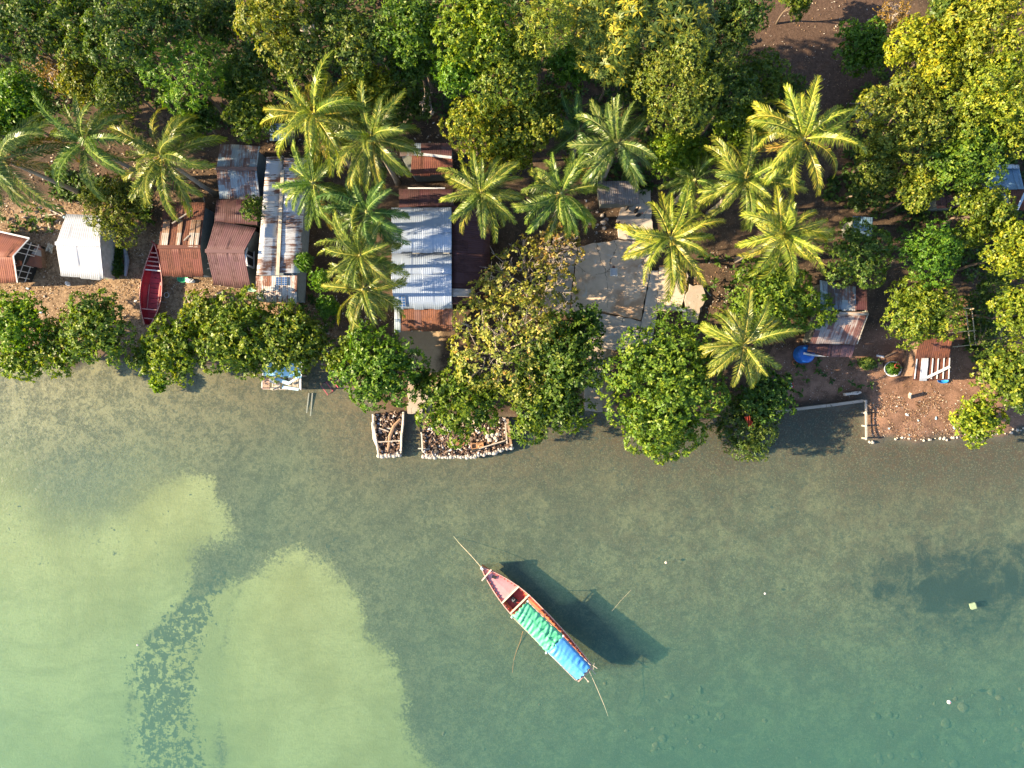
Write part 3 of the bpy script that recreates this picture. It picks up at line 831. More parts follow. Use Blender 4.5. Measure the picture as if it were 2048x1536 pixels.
def palm(px, py, rpx, h, col, label, lean=(0, 0), nf=19, nuts=True, dead=0, lift=0):
    rng = np.random.default_rng(int(px * 3 + py))
    g0 = gzp(px, py)
    top = P(px, py, g0 + h)
    Rr = rpx * (H - top.z) / F
    sc = Rr / 3.05
    bx, by = top.x + lean[0], top.y + lean[1]
    base = Vector((bx, by, gz(bx, by) - .1))
    o = thing('coconut_palm', label, 'palm tree', base, PALMG)
    mb = MB(); pts = []; rad = []
    for i in range(9):
        f = i / 8; q = base.lerp(top, f)
        q += Vector((-lean[0], -lean[1], 0)) * (.25 * math.sin(math.pi * f) * -.6)
        pts.append(q); rad.append(.19 - .07 * f + (.09 if i == 0 else 0))
    mb.tube(pts, rad, 9); mb.build('trunk', PALM_BARK, o, smooth=True)
    mb = MB()
    mb.lathe(top + Vector((0, 0, -.25)), [(.12, -.1), (.2, .15), (.16, .45), (.05, .8)], 10); mb.build('crown_shaft', RACHIS, o, smooth=True)
    rot = rng.random() * 6.28
    nf += 9
    for i in range(nf):
        f = (i + rng.uniform(-.3, .3)) / nf; f = min(max(f, 0), .999)
        lv = int(f ** .85 * 6 - lift); lv = min(max(lv, 0), 5)
        fr = bpy.data.objects.new('frond', FR[lv][rng.integers(3)]); COL.objects.link(fr); fr.parent = o
        fr.location = top - base + Vector((0, 0, .25 - .35 * f))
        s = sc * rng.uniform(.88, 1.12) * (.85 if lv == 0 else 1)
        fr.scale = (s, s, s)
        s *= rng.choice([1, 1, 1, .86])
        fr.scale = (s, s, s)
        fr.rotation_euler = (rng.normal() * .34, rng.normal() * .18, rot + i * 2.39996 + rng.normal() * .33)
        q = rng.uniform(.85, 1.15); y = rng.uniform(-.1, .14) + .12 * (f - .5)
        fr.color = (col[0] * (q + y), col[1] * q, col[2] * q, 1)
        if i >= nf - dead: fr.color = (1.8, 1.1, 1.0, 1)
    if nuts:
        mb = MB(); mb.blob(top + Vector((0, 0, -.28)), .24, .24, .16, 8, 5, .04)
        for i in range(7):
            a = rng.random() * 6.28
            mb.blob(top + Vector((.26 * math.cos(a), .26 * math.sin(a), -.28 + rng.normal() * .06)), .13, .13, .16, 8, 5, .04)
        mb.build('coconut_cluster', NUT, o, smooth=True)
    return o
pY = (1.15, 1.14, .75); pB = (1.48, 1.38, .72); pG = (.95, 1.15, .8); pD = (.65, .95, .9)  # pD carries shade in the frond tint
PALMS = [
 (5, 318, 112, 8.0, (.85, .95, .9), 'sparse palm with thin grey fronds cut by the left edge', (1.0, -.4), 15, 3),
 (172, 285, 92, 8.0, pG, 'palm left of centre of three in the upper left, above the white shed', (.8, -.5), 17, 1),
 (325, 315, 98, 8.0, pY, 'palm directly above the rust-brown striped shack', (.6, -.6), 19, 0),
 (630, 232, 98, 10, pB, 'tallest golden palm, top of the cluster left of the silver house', (.3, -.6), 19, 1),
 (745, 278, 100, 9.5, pY, 'wide palm at the top right of the cluster by the silver house', (.3, -.5), 19, 0),
 (628, 368, 75, 8.5, pG, 'small green palm over the long whitewashed shack', (.3, -.3), 17, 0),
 (735, 425, 85, 8, pD, 'palm with shade tinted into its fronds in the middle of the cluster by the silver house', (.3, -.2), 16, 0),
 (722, 512, 82, 8.5, pY, 'palm overlapping the left edge of the silver roof', (.2, -.2), 18, 0),
 (728, 580, 78, 8, pY, 'lowest palm of the cluster left of the silver house', (.2, .2), 16, 0),
 (963, 388, 78, 8.5, pY, 'palm right above the corner of the dark maroon roof', (.2, -.2), 19, 0),
 (1122, 388, 82, 8, pG, 'palm above the half-bare sea almond tree', (-.1, -.2), 18, 0),
 (1158, 262, 75, 7, pD, 'dark shaded palm left of the grey drooping palm', (0, -.3), 12, 0),
 (1235, 290, 92, 9, (.8, .95, .95), 'drooping palm with pale grey dead sheaths above the concrete yard', (-.1, -.4), 17, 2),
 (1340, 478, 95, 9, pB, 'bright palm standing over the concrete yard', (-.3, -.3), 18, 0),
 (1488, 362, 92, 8.5, pY, 'middle palm of the group right of the concrete yard', (-.3, -.4), 19, 1),
 (1388, 362, 58, 6, pG, 'short green palm right below the domed bright tree', (-.2, -.2), 14, 0),
 (1605, 280, 102, 10, pB, 'largest golden palm standing against the bare brown slope', (-.5, -.5), 21, 1),
 (1562, 468, 90, 9.5, pB, 'golden palm below the largest one, left of the overhanging tree', (-.3, -.3), 19, 0),
 (1487, 690, 88, 8, pY, 'lone waterside palm between the shore trees on the right', (-.2, .2), 17, 0),
 (1945, 35, 70, 9, pB, 'half-hidden palm among the yellow trees, top right', (-.3, -.3), 12, 0),
]
for i, a in enumerate(PALMS): palm(a[0], a[1], a[2] * 1.08, a[3], a[4], a[5], a[6], a[7] + (i * 5) % 4 - 1, True, a[8] + (i % 3 == 0) + (i % 4 == 1), lift=(i * 7 % 5) * .25 - .4)

# ------------------------------------------------------------------ undergrowth, litter (uncountable)
def scatter(poly, n, rng):
    poly = np.array(poly, float); lo = poly.min(0); hi = poly.max(0)
    out_ = []
    tot = 0
    while tot < n:
        p = lo + rng.random((n * 2, 2)) * (hi - lo)
        p = p[poly_sdf(poly, p[:, 0], p[:, 1]) > 0]
        out_.append(p); tot += len(p)
    return np.concatenate(out_)[:n]
def ground_pts(pp):
    k = H / F
    X = (pp[:, 0] - 1024) * k; Yv = (768 - pp[:, 1]) * k
    f = fields(X, Yv)
    z = f[4]; k2 = (H - z) / F
    return np.stack([(pp[:, 0] - 1024) * k2, (768 - pp[:, 1]) * k2, z], 1), f[2]
rng = np.random.default_rng(5)
UG = [([(-150, -150), (1480, -150), (1480, 60), (1540, 240), (1500, 330), (1290, 300), (1130, 230), (900, 260), (560, 240), (430, 270), (300, 210), (100, 230), (-150, 330)], 5200),
      ([(1700, 280), (2200, 60), (2200, 560), (1930, 560), (1760, 440), (1640, 400)], 1500), ([(1130, 300), (1300, 340), (1330, 380), (1280, 390), (1130, 350)], 140),
      ([(90, 335), (300, 380), (310, 450), (200, 400), (110, 400)], 260), ([(205, 490), (248, 495), (246, 552), (212, 552)], 110), ([(1920, 590), (1990, 600), (1990, 740), (1930, 720)], 160), ([(1560, 720), (1760, 715), (1760, 790), (1580, 790)], 26), ([(1400, 500), (1480, 520), (1480, 640), (1400, 640)], 40), ([(600, 590), (680, 600), (660, 720), (600, 700)], 50), ([(0, 420), (110, 420), (110, 470), (0, 455)], 24), ([(1740, 150), (1790, 140), (1700, 260), (1640, 250)], 40)]
P_ = []
for pl, n in UG:
    p, d = ground_pts(scatter(pl, n, rng)); P_.append(p[d > 1])
P_ = np.concatenate(P_); P_[:, 2] += rng.uniform(.1, .9, len(P_)) * (.6 + .4 * np.sin(P_[:, 0] * .9) * np.cos(P_[:, 1] * .8))
V, tint = rosettes(rng, P_, np.tile([0, 0, 1.], (len(P_), 1)), 7, .38, .16, jit=.5)
o = bpy.data.objects.new('undergrowth', quads_mesh('undergrowth', V, LEAF, tint * .8)); COL.objects.link(o); o.color = (.75, .9, .7, 1)
tag(o, 'low tangled undergrowth on the forest floor', 'undergrowth', kind='stuff')

# the wood goes on behind the frame: one mass of crowns
rng = np.random.default_rng(77); Vs, Ts = [], []
for i in range(70):
    x, y = rng.uniform(-42, 56), rng.uniform(40, 75); rr_ = rng.uniform(2.6, 4.4); h_ = rng.uniform(5, 9)
    if 17 < x < 30 and y < 52: continue
    V, tint, cs, rs = crown_np(rng, rr_, rr_ * .7, 13, .34, .17, 4.5, 6, lobe=(.26, .38), sub=False)
    Vs.append(V + np.array([x, y, gz(x, y) + h_])[None, None]); Ts.append(np.clip(tint + rng.normal() * .12, 0, 1))
    mbt = np.array([[x, y]])
o = bpy.data.objects.new('forest_beyond', quads_mesh('forest_beyond', np.concatenate(Vs), LEAF, np.concatenate(Ts))); COL.objects.link(o); o.color = (1.1, 1.1, .8, 1)
tag(o, 'the forest carrying on inland behind the first trees', 'forest', kind='stuff')
LIT = leaf_mat('fallen_leaf', [(0, (.05, .032, .022)), (.3, (.16, .09, .05)), (.55, (.34, .20, .10)), (.75, (.46, .33, .2)), (.92, (.62, .54, .44)), (1, (.75, .7, .64))], .8, (.5, .35, .15), .1)
L_ = [(LITTER, 24000, .10), (REDSOIL, 5500, .075), ([(1740, 790), (1900, 780), (1960, 800), (1930, 880), (1740, 880)], 2600, .09), (BARE, 2200, .09),
      ([(1370, 470), (1480, 520), (1480, 640), (1380, 620)], 700, .12), ([(600, 590), (800, 590), (800, 700), (640, 730)], 1200, .14),
      ([(0, 260), (430, 280), (430, 420), (0, 420)], 1500, .16), ([(430, 250), (900, 240), (900, 360), (560, 330)], 900, .16), ([(1150, 390), (1250, 390), (1240, 500), (1150, 480)], 260, .1)]
Vs, Ts = [], []
for pl, n, L in L_:
    p, d = ground_pts(scatter(pl, n, rng)); p = p[d > .15]
    nz = np.sin(p[:, 0] * 1.9 + 1.7 * np.sin(p[:, 1] * 1.3)) + np.sin(p[:, 1] * 2.6 + 1.2 * np.cos(p[:, 0] * 2.1)) + .8 * np.sin(p[:, 0] * 5.3 + p[:, 1] * 4.1)
    p = p[nz + rng.normal(size=len(p)) * .5 > -.35]; p[:, 2] += .02 + .03 * rng.random(len(p))
    V, tint = rosettes(rng, p, np.tile([0, 0, 1.], (len(p), 1)), 1, L * 1.4, L * .6, jit=.35, lift=(-.1, .25))
    Vs.append(V); Ts.append(rng.random(len(V)))
o = bpy.data.objects.new('leaf_litter', quads_mesh('leaf_litter', np.concatenate(Vs), LIT, np.concatenate(Ts))); COL.objects.link(o)
tag(o, 'dry orange and brown leaves scattered over the ground', 'leaf litter', kind='stuff')
#@@PART3
# ------------------------------------------------------------------ roofs and shacks
WHITE = mat('white_paint', (.62, .62, .63), .5, .12)
GREYW = wood('weathered_plank', (.30, .27, .24))
BROWNW = wood('brown_plank', (.20, .125, .085))
PALEW = wood('pale_driftwood', (.50, .43, .35))
BAMBOO = wood('bamboo', (.52, .43, .27))
DARK = mat('dark_interior', (.02, .02, .022), .9, .2)  # near-black paint standing in for unlit openings
WALLG = mat('grey_green_wall_board', (.16, .17, .15), .8, .25)
WALLB = mat('blue_grey_wall_sheet', (.16, .21, .26), .7, .25)
WALLW = mat('pale_wall_sheet', (.42, .42, .42), .8, .25)
CONC = None
RUSTA, RUSTB = (.17, .055, .03), (.34, .13, .06)
R_RED = roof_mat('rusty_red_sheet', (.29, .095, .058), (.17, .05, .032), (.37, .14, .072), .5, .5, .45, .6, .0, .5, 1)
R_WHITE = roof_mat('white_sheet', (.47, .49, .55), (.36, .37, .40), (.42, .44, .48), .2, .75, .10, .45, .05, .05, 2)
R_RUST = roof_mat('rust_brown_sheet', (.21, .065, .045), (.11, .038, .026), (.28, .095, .055), .5, .5, .55, .65, .0, .6, 3)
R_STRIPN = roof_mat('dark_rust_sheet', (.16, .06, .042), (.09, .032, .022), (.25, .085, .04), .55, .62, .45, .65, .0, .3, 4)
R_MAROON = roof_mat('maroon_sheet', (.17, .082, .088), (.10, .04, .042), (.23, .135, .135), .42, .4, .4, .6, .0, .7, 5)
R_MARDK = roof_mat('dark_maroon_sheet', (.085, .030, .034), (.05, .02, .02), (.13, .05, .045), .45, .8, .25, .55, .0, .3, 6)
R_BLUEGREY = roof_mat('blue_grey_rusted_sheet', (.33, .40, .46), (.20, .10, .085), (.30, .18, .15), .40, .5, .3, .55, .1, .3, 7)
R_MOTTLE = roof_mat('whitewashed_rusted_sheet', (.60, .61, .63), (.24, .11, .07), (.12, .06, .045), .39, .7, .16, .6, .0, .1, 8)
R_MOTTLE2 = roof_mat('whitewashed_streaked_sheet', (.58, .57, .56), (.30, .12, .07), (.22, .1, .075), .36, .6, .36, .6, .0, .2, 9)
R_BLUE = roof_mat('silver_blue_sheet', (.36, .43, .55), (.30, .35, .44), (.33, .39, .48), .14, .9, .07, .38, .25, .04, 10)
R_PORCH = roof_mat('brown_rust_porch_sheet', (.21, .10, .08), (.13, .05, .035), (.33, .13, .06), .5, .55, .5, .65, .0, .45, 11)
R_SLANT = roof_mat('rust_and_grey_streaked_sheet', (.17, .075, .062), (.40, .37, .37), (.30, .22, .20), .44, .45, .45, .6, .0, .35, 12)
R_DEEPBLUE = roof_mat('faded_blue_sheet', (.12, .22, .33), (.09, .14, .20), (.14, .2, .26), .3, .9, .2, .6, .0, .2, 13)
R_SKY = roof_mat('sky_blue_sheet', (.30, .58, .78), (.5, .66, .76), (.4, .6, .72), .35, .5, .25, .5, .0, .15, 14)
R_CLEAR = roof_mat('clear_greyed_sheet', (.44, .40, .36), (.30, .17, .10), (.36, .22, .14), .45, .5, .3, .5, .0, .3, 15)
R_GREYBLUE = roof_mat('dull_blue_grey_sheet', (.22, .27, .33), (.12, .09, .09), (.2, .12, .1), .35, .55, .35, .55, .1, .3, 16)
R_PALEBLUE = roof_mat('pale_blue_sheet', (.50, .60, .70), (.3, .3, .32), (.2, .25, .3), .35, .4, .2, .5, .1, .3, 17)
R_TAN = roof_mat('tan_board', (.48, .42, .38), (.34, .28, .24), (.4, .34, .3), .3, 3, .1, .8, .0, .2, 18)

def lerp4(c4, s, tt):
    A, B, C, D = c4
    return A.lerp(B, s).lerp(D.lerp(C, s), tt)

def roof_panel(parent, name, c4, material, wave=.16, amp=.006, run='v', thick=.03, sag=.05, label=None, seed=0):
    """corrugated sheet roof; corners A,B (top edge) C,D (bottom edge); corrugations run down 'v' or along 'u'"""
    A, B, C, D = [Vector(p) for p in c4]
    if run == 'u': A, B, C, D = D, A, B, C
    if wave < .3: wave = .16
    rr = random.Random(int(abs(A.x * 31 + A.y * 17) * 10) + seed)
    Wd = ((B - A).length + (C - D).length) / 2; Ln = ((D - A).length + (C - B).length) / 2
    nu = max(6, int(Wd / wave * 6)); nv = max(3, int(Ln / .5))
    nrm_ = (B - A).cross(A - D).normalized()
    if nrm_.z < 0: nrm_ = -nrm_
    bumps = [[rr.uniform(-sag, sag) for _ in range(nv + 1)] for _ in range(int(Wd / .8) + 3)]
    edge = [rr.uniform(0, .16) for _ in range(int(Wd / .8) + 3)]
    vs, uvs = [], []
    for lay in (0, 1):
        for i in range(nu + 1):
            s = i / nu; u = s * Wd
            sh = int(u / .8); lift = .010 * (sh % 2)
            for j in range(nv + 1):
                tt = j / nv
                te = tt * (1 + edge[sh] / max(Ln, .5)) if j == nv else tt
                p = lerp4((A, B, C, D), s, te)
                h = amp * math.sin(2 * math.pi * u / wave) + lift + bumps[sh][j] * .5
                vs.append(p + nrm_ * (h - lay * thick)); uvs.append((u, tt * Ln))
    n1 = (nu + 1) * (nv + 1); ix = lambda l, i, j: l * n1 + i * (nv + 1) + j
    fs = []
    for i in range(nu):
        for j in range(nv):
            fs.append((ix(0, i, j), ix(0, i, j + 1), ix(0, i + 1, j + 1), ix(0, i + 1, j)))
            fs.append((ix(1, i, j), ix(1, i + 1, j), ix(1, i + 1, j + 1), ix(1, i, j + 1)))
        fs.append((ix(0, i, 0), ix(0, i + 1, 0), ix(1, i + 1, 0), ix(1, i, 0)))
        fs.append((ix(0, i, nv), ix(1, i, nv), ix(1, i + 1, nv), ix(0, i + 1, nv)))
    for j in range(nv):
        fs.append((ix(0, 0, j), ix(1, 0, j), ix(1, 0, j + 1), ix(0, 0, j + 1)))
        fs.append((ix(0, nu, j), ix(0, nu, j + 1), ix(1, nu, j + 1), ix(1, nu, j)))
    mb = MB().add(vs, fs, uvs)
    o = mb.build(name, material, parent, smooth=True, label=label)
    o.data.polygons.foreach_set('use_smooth', [True] * len(o.data.polygons))
    return o

def px4(pts, zs):
    """four pixel corners + four absolute heights -> world corners"""
    return [P(x, y, z) for (x, y), z in zip(pts, zs)]

def prism(mb, foot, z0, tops):
    n = len(foot)
    vs = [Vector((p.x, p.y, z0)) for p in foot] + [Vector((p.x, p.y, tz)) for p, tz in zip(foot, tops)]
    fs = [(i, (i + 1) % n, n + (i + 1) % n, n + i) for i in range(n)] + [tuple(range(n - 1, -1, -1)), tuple(range(n, 2 * n))]
    return mb.add(vs, fs)

def inset(pts, d):
    c = sum(pts, Vector()) / len(pts)
    return [p - Vector((p.x - c.x, p.y - c.y, 0)).normalized() * d for p in pts]

def gable(name, label, cat, N, Rg, S, hN, hR, hS, mN, mS, wall, wave=.2, group=None, cap=None, trim=None, over=.28):
    """shack whose ridge runs roughly east-west: N/Rg/S = (west px, east px) of the north eave, ridge and south eave"""
    cx = (N[0][0] + N[1][0] + S[0][0] + S[1][0]) / 4; cy = (N[0][1] + S[0][1]) / 2
    g = gzp(cx, cy)
    a = [P(*N[0], g + hN), P(*N[1], g + hN)]; r = [P(*Rg[0], g + hR), P(*Rg[1], g + hR)]; s = [P(*S[0], g + hS), P(*S[1], g + hS)]
    o = thing(name, label, cat, Vector(((a[0].x + s[1].x) / 2, (a[0].y + s[1].y) / 2, g)), group)
    roof_panel(o, 'roof_slope', [a[0], a[1], r[1], r[0]], mN, wave)
    roof_panel(o, 'roof_slope', [r[0], r[1], s[1], s[0]], mS, wave, seed=1)
    foot = [a[0], a[1], r[1], s[1], s[0], r[0]]
    c = sum(foot, Vector()) / 6
    f2 = []
    for p in foot:
        q = Vector((p.x - (over if p.x > c.x else -.28), p.y, p.z))
        if p is not r[0] and p is not r[1]: q.y += .25 if p.y < c.y else -.25
        f2.append(q)
    mb = MB(); prism(mb, f2, g - .3, [p.z - .12 for p in foot]); mb.build('walls', wall, o)
    mb = MB(); mb.beam(r[0] + Vector((-.05, 0, .05)), r[1] + Vector((.05, 0, .05)), .28, .05)
    mb.build('ridge_cap', cap or mS, o)
    return o, a, r, s, g

SHG = 'tin-roofed shacks along the shore'
# --- white shed
o, a, r, s, g = gable('shed', 'clean white metal shed beside the thin olive tree', 'shed', ((133, 428), (205, 432)), ((112, 487), (200, 489)), ((122, 552), (207, 557)), 2.3, 3.1, 2.2, R_WHITE, R_WHITE, WALLW, .19, SHG)
mb = MB(); mb.box(P(127, 531, g + 2.52), .5, .8, .012, .2); 
# --- rust shack with light strips
o, a, r, s, g = gable('shack', 'rust-brown shack with four pale strips on its back slope', 'shack', ((329, 404), (411, 405)), ((317, 494), (400, 494)), ((326, 552), (407, 553)), 2.6, 3.7, 2.3, R_STRIPN, R_RUST, WALLB, .19, SHG)
for (u0, u1) in ((.05, .22), (.42, .52), (.72, .84), (.86, .96)):
    A, B, C, D = a[0], a[1], r[1], r[0]
    up = Vector((0, 0, .075))
    roof_panel(o, 'pale_roof_sheet', [lerp4((A, B, C, D), u0, .40) + up, lerp4((A, B, C, D), u1, .40) + up, lerp4((A, B, C, D), u1, .97) + up, lerp4((A, B, C, D), u0, .97) + up], R_CLEAR, .19)
for (p, q) in (((344, 447), (383, 421)), ((368, 481), (378, 471))):
    mb = MB(); z0 = g + 3.3
    A_ = P(*p, z0 + (0.1 if p[1] < 460 else .4)); B_ = P(*q, z0 - (.25 if q[1] < 440 else -.25))
    mb.beam(A_, B_, .09, .09)
    tag(mb.build('pole', PALEW, org=A_), 'long pale pole lying aslant on the rust-brown roof' if p[0] < 350 else 'short pale stick on the lower part of the rust-brown back slope', 'pole')
# --- maroon shack
o, a, r, s, g = gable('shack', 'maroon tin shack with a white-framed window in its gable', 'shack', ((430, 442), (513, 456)), ((412, 502), (488, 503)), ((428, 570), (501, 574)), 3.1, 4.0, 2.3, R_MAROON, R_MAROON, WALLG, .2, SHG, over=.06)
# flat back roof, window
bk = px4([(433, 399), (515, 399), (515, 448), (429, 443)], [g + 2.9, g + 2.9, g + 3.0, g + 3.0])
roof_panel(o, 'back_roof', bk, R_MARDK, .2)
f2 = inset(bk, .3); mb = MB(); prism(mb, [f2[0], f2[1], f2[2], f2[3]], g - .3, [g + 2.75] * 4); mb.build('back_walls', WALLG, o)
def gable_window(o, xw, y0, y1, z0, z1, tilt=0):
    """white framed window on an east-facing gable wall at world x = xw"""
    mb = MB(); ym = (y0 + y1) / 2
    for yy in (y0, ym, y1): mb.beam((xw, yy, z0), (xw, yy, z1 - abs(yy - ym) * tilt), .13, .12)
    mb.beam((xw, y0, z0), (xw, y1, z0), .13, .13); mb.beam((xw, y0, z1 - abs(y0 - ym) * tilt), (xw, ym, z1), .12, .13); mb.beam((xw, ym, z1), (xw, y1, z1 - abs(y1 - ym) * tilt), .12, .13)
    w_ = mb.build('window', WHITE, o)
    mb = MB(); mb.box((xw - .015, ym, (z0 + z1) / 2 - .12), .02, abs(y1 - y0), z1 - z0 - .3); p_ = mb.build('pane', DARK, w_)
    return w_
xw = r[1].x + .03
gable_window(o, xw, r[1].y - .95, r[1].y + .55, g + 1.9, g + 3.75, .5)
mb = MB()
for yy in (518, 527, 537): mb.beam(P(414, yy, g + 2.4), P(422, yy, g + 2.3), .07)
mb.build('rafter_end', PALEW, o)
# --- blue-grey rusted shack
gable('shack', 'blue-grey rusted shack behind the maroon one', 'shack', ((441, 288), (520, 292)), ((433, 337), (513, 338)), ((439, 396), (520, 397)), 2.4, 3.3, 2.5, R_BLUEGREY, R_BLUEGREY, WALLB, .2, SHG)
# --- long whitewashed shack
g = gzp(560, 470)
o = thing('shack', 'long whitewashed shack with blotchy rust and two solar panels', 'shack', P(560, 470, g), SHG)
roof_panel(o, 'roof_slope', px4([(533, 314), (563, 313), (554, 551), (513, 550)], [g + 3.6, g + 3.1, g + 3.1, g + 3.6]), R_MOTTLE, .2, run='u')
roof_panel(o, 'roof_slope', px4([(568, 316), (613, 316), (597, 546), (556, 546)], [g + 3.15, g + 2.8, g + 2.8, g + 3.15]), R_MOTTLE, .2, run='u', seed=2)
mb = MB(); mb.beam(P(565, 340, g + 3.2), P(555, 550, g + 3.2), .26, .06); mb.build('gutter', mat('rust_stained_gutter', (.5, .42, .33), .7, .3), o)
roof_panel(o, 'porch_roof', px4([(512, 552), (595, 551), (593, 607), (513, 600)], [g + 3.0, g + 2.9, g + 2.1, g + 2.1]), R_MOTTLE2, .2)
for (q, z_) in ((((533, 321), (562, 322), (561, 348), (531, 348)), 0), (((529, 392), (556, 392), (555, 402), (528, 402)), 0), (((527, 447), (552, 447), (551, 475), (524, 475)), 0), (((570, 388), (602, 388), (600, 425), (566, 424)), 1)):
    zz = [g + 3.68, g + 3.2, g + 3.2, g + 3.68] if not z_ else [g + 3.27, g + 2.93, g + 2.93, g + 3.27]
    roof_panel(o, 'pale_roof_sheet', px4(q, zz), R_WHITE, .2, run='u')
ft = px4([(533, 314), (613, 316), (597, 546), (595, 600), (513, 596), (513, 552)], [g] * 6)
ft = [P(x, y, g + 2.9) for x, y in ((537, 318), (608, 320), (592, 546), (590, 598), (517, 592), (517, 550))]
mb = MB(); prism(mb, ft, g - .3, [g + 2.7, g + 2.6, g + 2.6, g + 1.95, g + 1.95, g + 2.7]); mb.build('walls', WALLB, o)
PVM = None
def solar(parent, c4, cols, rows):
    A, B, C, D = c4
    n = (B - A).cross(A - D).normalized(); n = n if n.z > 0 else -n
    mb = MB(); vs = [A, B, C, D]; mb.add([p for p in vs] + [p + n * .05 for p in vs], [(0, 3, 2, 1), (4, 5, 6, 7), (0, 1, 5, 4), (1, 2, 6, 5), (2, 3, 7, 6), (3, 0, 4, 7)])
    f = mb.build('solar_panel', mat('panel_frame', (.55, .57, .6), .4, .1, metal=.5), parent)
    mb = MB()
    for i in range(cols):
        for j in range(rows):
            q = [lerp4((A, B, C, D), (i + a_) / cols, (j + b_) / rows) + n * .056 for a_, b_ in ((.1, .08), (.9, .08), (.9, .92), (.1, .92))]
            mb.add(q, [(0, 1, 2, 3)])
    mb.build('cells', mat('photovoltaic_cell', (.03, .09, .24), .25, .15, spec=.6), f)
def on(c4, u0, u1, v0, v1, h=.08):
    return [lerp4(c4, u, v) + Vector((0, 0, h)) for u, v in ((u0, v0), (u1, v0), (u1, v1), (u0, v1))]
pr = px4([(512, 552), (595, 551), (593, 607), (513, 600)], [g + 3.0, g + 2.9, g + 2.1, g + 2.1])
solar(o, on(pr, .49, .62, .05, .36), 2, 4); solar(o, on(pr, .635, .765, .05, .36), 2, 4)

# --- silver house
g = gzp(845, 520)
o = thing('house', 'large house with a silver-blue corrugated roof in two steps', 'house', P(845, 520, g), SHG)
top = [(783, 415), (903, 415)]; rid = [(783, 464), (903, 464)]; low = [(783, 503), (903, 503)]
za, zr, zl = g + 3.6, g + 4.5, g + 3.8
q1 = px4(top + rid[::-1], [za, za, zr, zr]); roof_panel(o, 'roof_slope', q1, R_BLUE, .2)
q2 = px4(rid + low[::-1], [zr, zr, zl, zl]); roof_panel(o, 'roof_slope', q2, R_BLUE, .2)
q3 = px4([(784, 507), (903, 507), (903, 546), (782, 546)], [g + 3.5, g + 3.5, g + 4.0, g + 4.0]); roof_panel(o, 'roof_slope', q3, R_BLUE, .2)
q4 = px4([(782, 546), (903, 546), (904, 616), (788, 616)], [g + 4.0, g + 4.0, g + 3.1, g + 3.1]); roof_panel(o, 'roof_slope', q4, R_BLUE, .2)
q5 = px4([(800, 618), (905, 618), (906, 660), (802, 660)], [g + 2.95, g + 2.95, g + 2.3, g + 2.3]); roof_panel(o, 'porch_roof', q5, R_PORCH, .2)
q6 = px4([(789, 618), (800, 618), (802, 661), (789, 662)], [g + 2.97, g + 2.97, g + 2.32, g + 2.32]); roof_panel(o, 'porch_roof', q6, R_PALEBLUE, .2)
solar(o, on(q4, .09, .21, .66, .96), 2, 4)
q7 = px4([(798, 378), (906, 378), (906, 412), (798, 412)], [g + 3.0] * 2 + [g + 3.3] * 2); roof_panel(o, 'back_roof', q7, R_MARDK, .2)
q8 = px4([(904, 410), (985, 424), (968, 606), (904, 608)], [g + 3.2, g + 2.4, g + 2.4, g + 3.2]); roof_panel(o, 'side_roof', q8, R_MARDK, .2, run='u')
q9 = px4([(904, 577), (948, 578), (948, 594), (904, 593)], [g + 3.32, g + 2.92, g + 2.92, g + 3.32]); roof_panel(o, 'pale_roof_sheet', q9, R_TAN, .4, .006, run='u')
mb = MB(); mb.beam(P(816, 376.5, g + 3.08), P(890, 376.5, g + 3.08), .1, .1); mb.build('fascia', WHITE, o)
ft = [P(787, 418, g + 3.5), P(899, 418, g + 3.5), P(899, 656, g + 2.3), P(793, 656, g + 2.3)]
mb = MB(); prism(mb, [P(x, y, g + 3.3) for x, y in ((788, 418), (899, 418), (899, 505), (899, 612), (790, 612), (787, 505))], g - .3, [g + 3.4, g + 3.4, g + 3.4, g + 2.95, g + 2.95, g + 3.4]); mb.build('walls', WALLW, o)
mb = MB(); prism(mb, [P(x, y, g + 2.8) for x, y in ((802, 381), (902, 381), (902, 414), (802, 414))], g - .3, [g + 2.8] * 4); prism(mb, [P(x, y, g + 2.5) for x, y in ((904, 416), (978, 428), (962, 600), (904, 602))], g - .3, [g + 3.0, g + 2.2, g + 2.2, g + 3.0]); mb.build('back_walls', WALLG, o)
mb = MB()
for x in (806, 824, 842, 860, 878, 898): mb.beam(P(x, 659, g + 2.1), P(x, 664, g + 2.06), .08); 
for x in (794, 845, 902): mb.beam(P(x, 655, g + 2.2), Vector((P(x, 655, g + 2.2).x, P(x, 655, g + 2.2).y, g - .1)), .12)
mb.build('porch_posts', PALEW, o)
# --- back house with rusty roof
g = gzp(860, 320)
o = thing('house', 'shaded house with an orange-rust front slope among the trees', 'house', P(860, 320, g), SHG)
c1 = px4([(842, 286), (905, 286), (903, 313), (842, 308)], [g + 2.6, g + 2.6, g + 3.3, g + 3.3]); roof_panel(o, 'roof_slope', c1, R_MARDK, .2)
c2 = px4([(800, 286), (842, 286), (842, 310), (800, 312)], [g + 2.6, g + 2.6, g + 3.2, g + 3.2]); roof_panel(o, 'roof_slope', c2, R_GREYBLUE, .2)
c3 = px4([(824, 311), (905, 317), (906, 348), (821, 350)], [g + 3.3, g + 3.3, g + 2.4, g + 2.4]); roof_panel(o, 'roof_slope', c3, R_RUST, .2)
mb = MB(); mb.beam(P(838, 308, g + 3.42), P(903, 315, g + 3.42), .2, .05); mb.build('ridge_cap', mat('bare_ridge_metal', (.55, .56, .6), .45, .2, metal=.2), o)
mb = MB(); prism(mb, [P(x, y, g + 2.5) for x, y in ((804, 290), (901, 290), (901, 344), (826, 346), (804, 316))], g - .3, [g + 2.4] * 5); mb.build('walls', WALLG, o)
